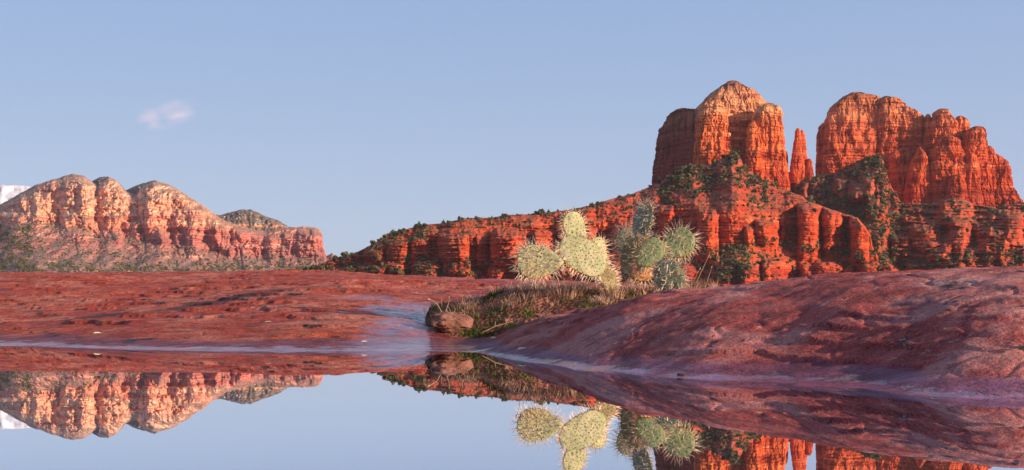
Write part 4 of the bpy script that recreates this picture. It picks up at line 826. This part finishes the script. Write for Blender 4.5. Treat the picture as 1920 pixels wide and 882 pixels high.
pad(c1, l1, (1088, 462), (1070, 397), 48, 5.72, yaw=.5, mat=M_padl, seed=3, sp=.8, face_sp=.6, fuzz=.3, egg=.0, short=True, label='upright pale pad at the very top')
pad(c1, l1, (1128, 502), (1119, 445), 48, 5.76, yaw=.8, mat=M_padl, seed=4, sp=.9, face_sp=.7, fuzz=.4, egg=.1, short=True, label='small golden edged pad behind the largest pad')
pad(c1, l1, (1150, 556), (1132, 498), 40, 5.73, yaw=.6, mat=M_pado, seed=5, sp=1.1, face_sp=.9, fuzz=.1, name='old_pad', label='shrivelled brown pad that carries the plant')
c2, l2 = cactus(1180, 5.85, 'prickly pear with grey green pads, one tall narrow pad standing over the others')
pad(c2, l2, (1170, 530), (1190, 441), 40, 5.85, yaw=-.75, mat=M_pado, seed=6, sp=.9, face_sp=.7, fuzz=.15, name='old_pad', label='dark olive pad that carries the plant')
pad(c2, l2, (1180, 488), (1176, 428), 44, 5.95, yaw=-.3, mat=M_padl, seed=7, sp=1.2, face_sp=1.0, fuzz=.3, label='pale pad bristling with spines behind the tall pad')
pad(c2, l2, (1194, 455), (1213, 380), 46, 5.86, yaw=-.85, mat=M_padb, seed=8, sp=1.0, face_sp=1.0, fuzz=.5, egg=-.05, label='tall narrow bluish pad standing over the others')
pad(c2, l2, (1196, 500), (1238, 450), 50, 5.80, yaw=-.35, mat=M_padg, seed=9, sp=.9, face_sp=.6, fuzz=.7, egg=.05, short=True, label='deep green pad with an orange rim in the middle')
pad(c2, l2, (1247, 480), (1296, 436), 56, 5.84, yaw=-.25, mat=M_padg, seed=10, sp=1.1, face_sp=.9, fuzz=.35, egg=.1, label='pad leaning away from the plant with bright spiny rim')
pad(c2, l2, (1241, 487), (1266, 546), 56, 5.72, yaw=-.4, mat=M_padb, seed=11, sp=1.1, face_sp=1.0, fuzz=.55, egg=.0, label='bluish pad hanging lowest over the slab, webbed with spines')
pad(c2, l2, (1182, 520), (1222, 508), 30, 5.83, yaw=.3, mat=M_padr, seed=12, sp=1.0, face_sp=1.0, fuzz=.6, name='dried_pad', label='dried orange brown pad')
pad(c2, l2, (1196, 486), (1214, 448), 30, 5.86, yaw=.9, mat=M_padl, seed=13, sp=1.0, face_sp=1.0, fuzz=.7, label='small pale pad between the tall and the green pad')

# ------------------------------------------------------------------ a small sunset cloud, far beyond the mountain

def cloud(px, py, D, w, h, lb, dens, seed):
    """soft puffs of thin vapour: overlapping rounded volumes"""
    S = D / F; x, y, z = at(px, py, D); r = np.random.RandomState(seed)
    o = link('cloud', lumpy_mesh('cloud', (w * S / 2, w * S * .3, h * S / 2), M_cloud, seed * 1.7, .55, 64, box=2.0), loc=(x, y, z)); tag(o, lb, kind='stuff'); o.rotation_euler = (0, -.22, 0)
t = NT('cloud_vapour'); t.n.remove(t.b); pv = t.n.new('ShaderNodeVolumePrincipled'); tcn = t.n.new('ShaderNodeTexCoord'); ob = tcn.outputs['Generated']
sub = t.n.new('ShaderNodeVectorMath'); sub.operation = 'DISTANCE'; t.l.new(ob, sub.inputs[0]); sub.inputs[1].default_value = (.5, .5, .5)
nn = t.noise(ob, 3.2, 4, 0.6); dd = t.math('MULTIPLY', t.rng(sub.outputs['Value'], 0.08, 0.47, 1, 0), t.rng(nn, 0.36, 0.66))
t.put(pv.inputs['Density'], t.math('MULTIPLY', dd, 0.0040)); pv.inputs['Color'].default_value = (1.0, 0.80, 0.86, 1); pv.inputs['Anisotropy'].default_value = -0.4
t.l.new(pv.outputs[0], t.n['Material Output'].inputs['Volume']); M_cloud = t.m; M_cloud.cycles.volume_step_rate = 0.6 if hasattr(M_cloud.cycles, 'volume_step_rate') else 1
cloud(318, 212, 9000, 128, 46, 'small pink wisp of cloud over the peach mountain', 1, 3)

# ------------------------------------------------------------------ thin evening haze: one closed box round everything below the cloud
hb = 9600.0; z0, z1 = -14.0, 700.0
hv = np.array([[x, y, z] for x in (-hb, hb) for y in (-hb, hb) for z in (z0, z1)]); hf = np.array([[0, 1, 3, 2], [4, 6, 7, 5], [0, 4, 5, 1], [2, 3, 7, 6], [0, 2, 6, 4], [1, 5, 7, 3]])
t = NT('evening_haze'); t.n.remove(t.b); pv = t.n.new('ShaderNodeVolumePrincipled'); pv.inputs['Density'].default_value = 0.000022
pv.inputs['Color'].default_value = (0.90, 0.92, 1.0, 1); pv.inputs['Anisotropy'].default_value = 0.2
t.l.new(pv.outputs[0], t.n['Material Output'].inputs['Volume'])
tag(link('haze', mesh_np('haze', hv, hf, t.m)), 'thin bluish evening haze', kind='stuff')
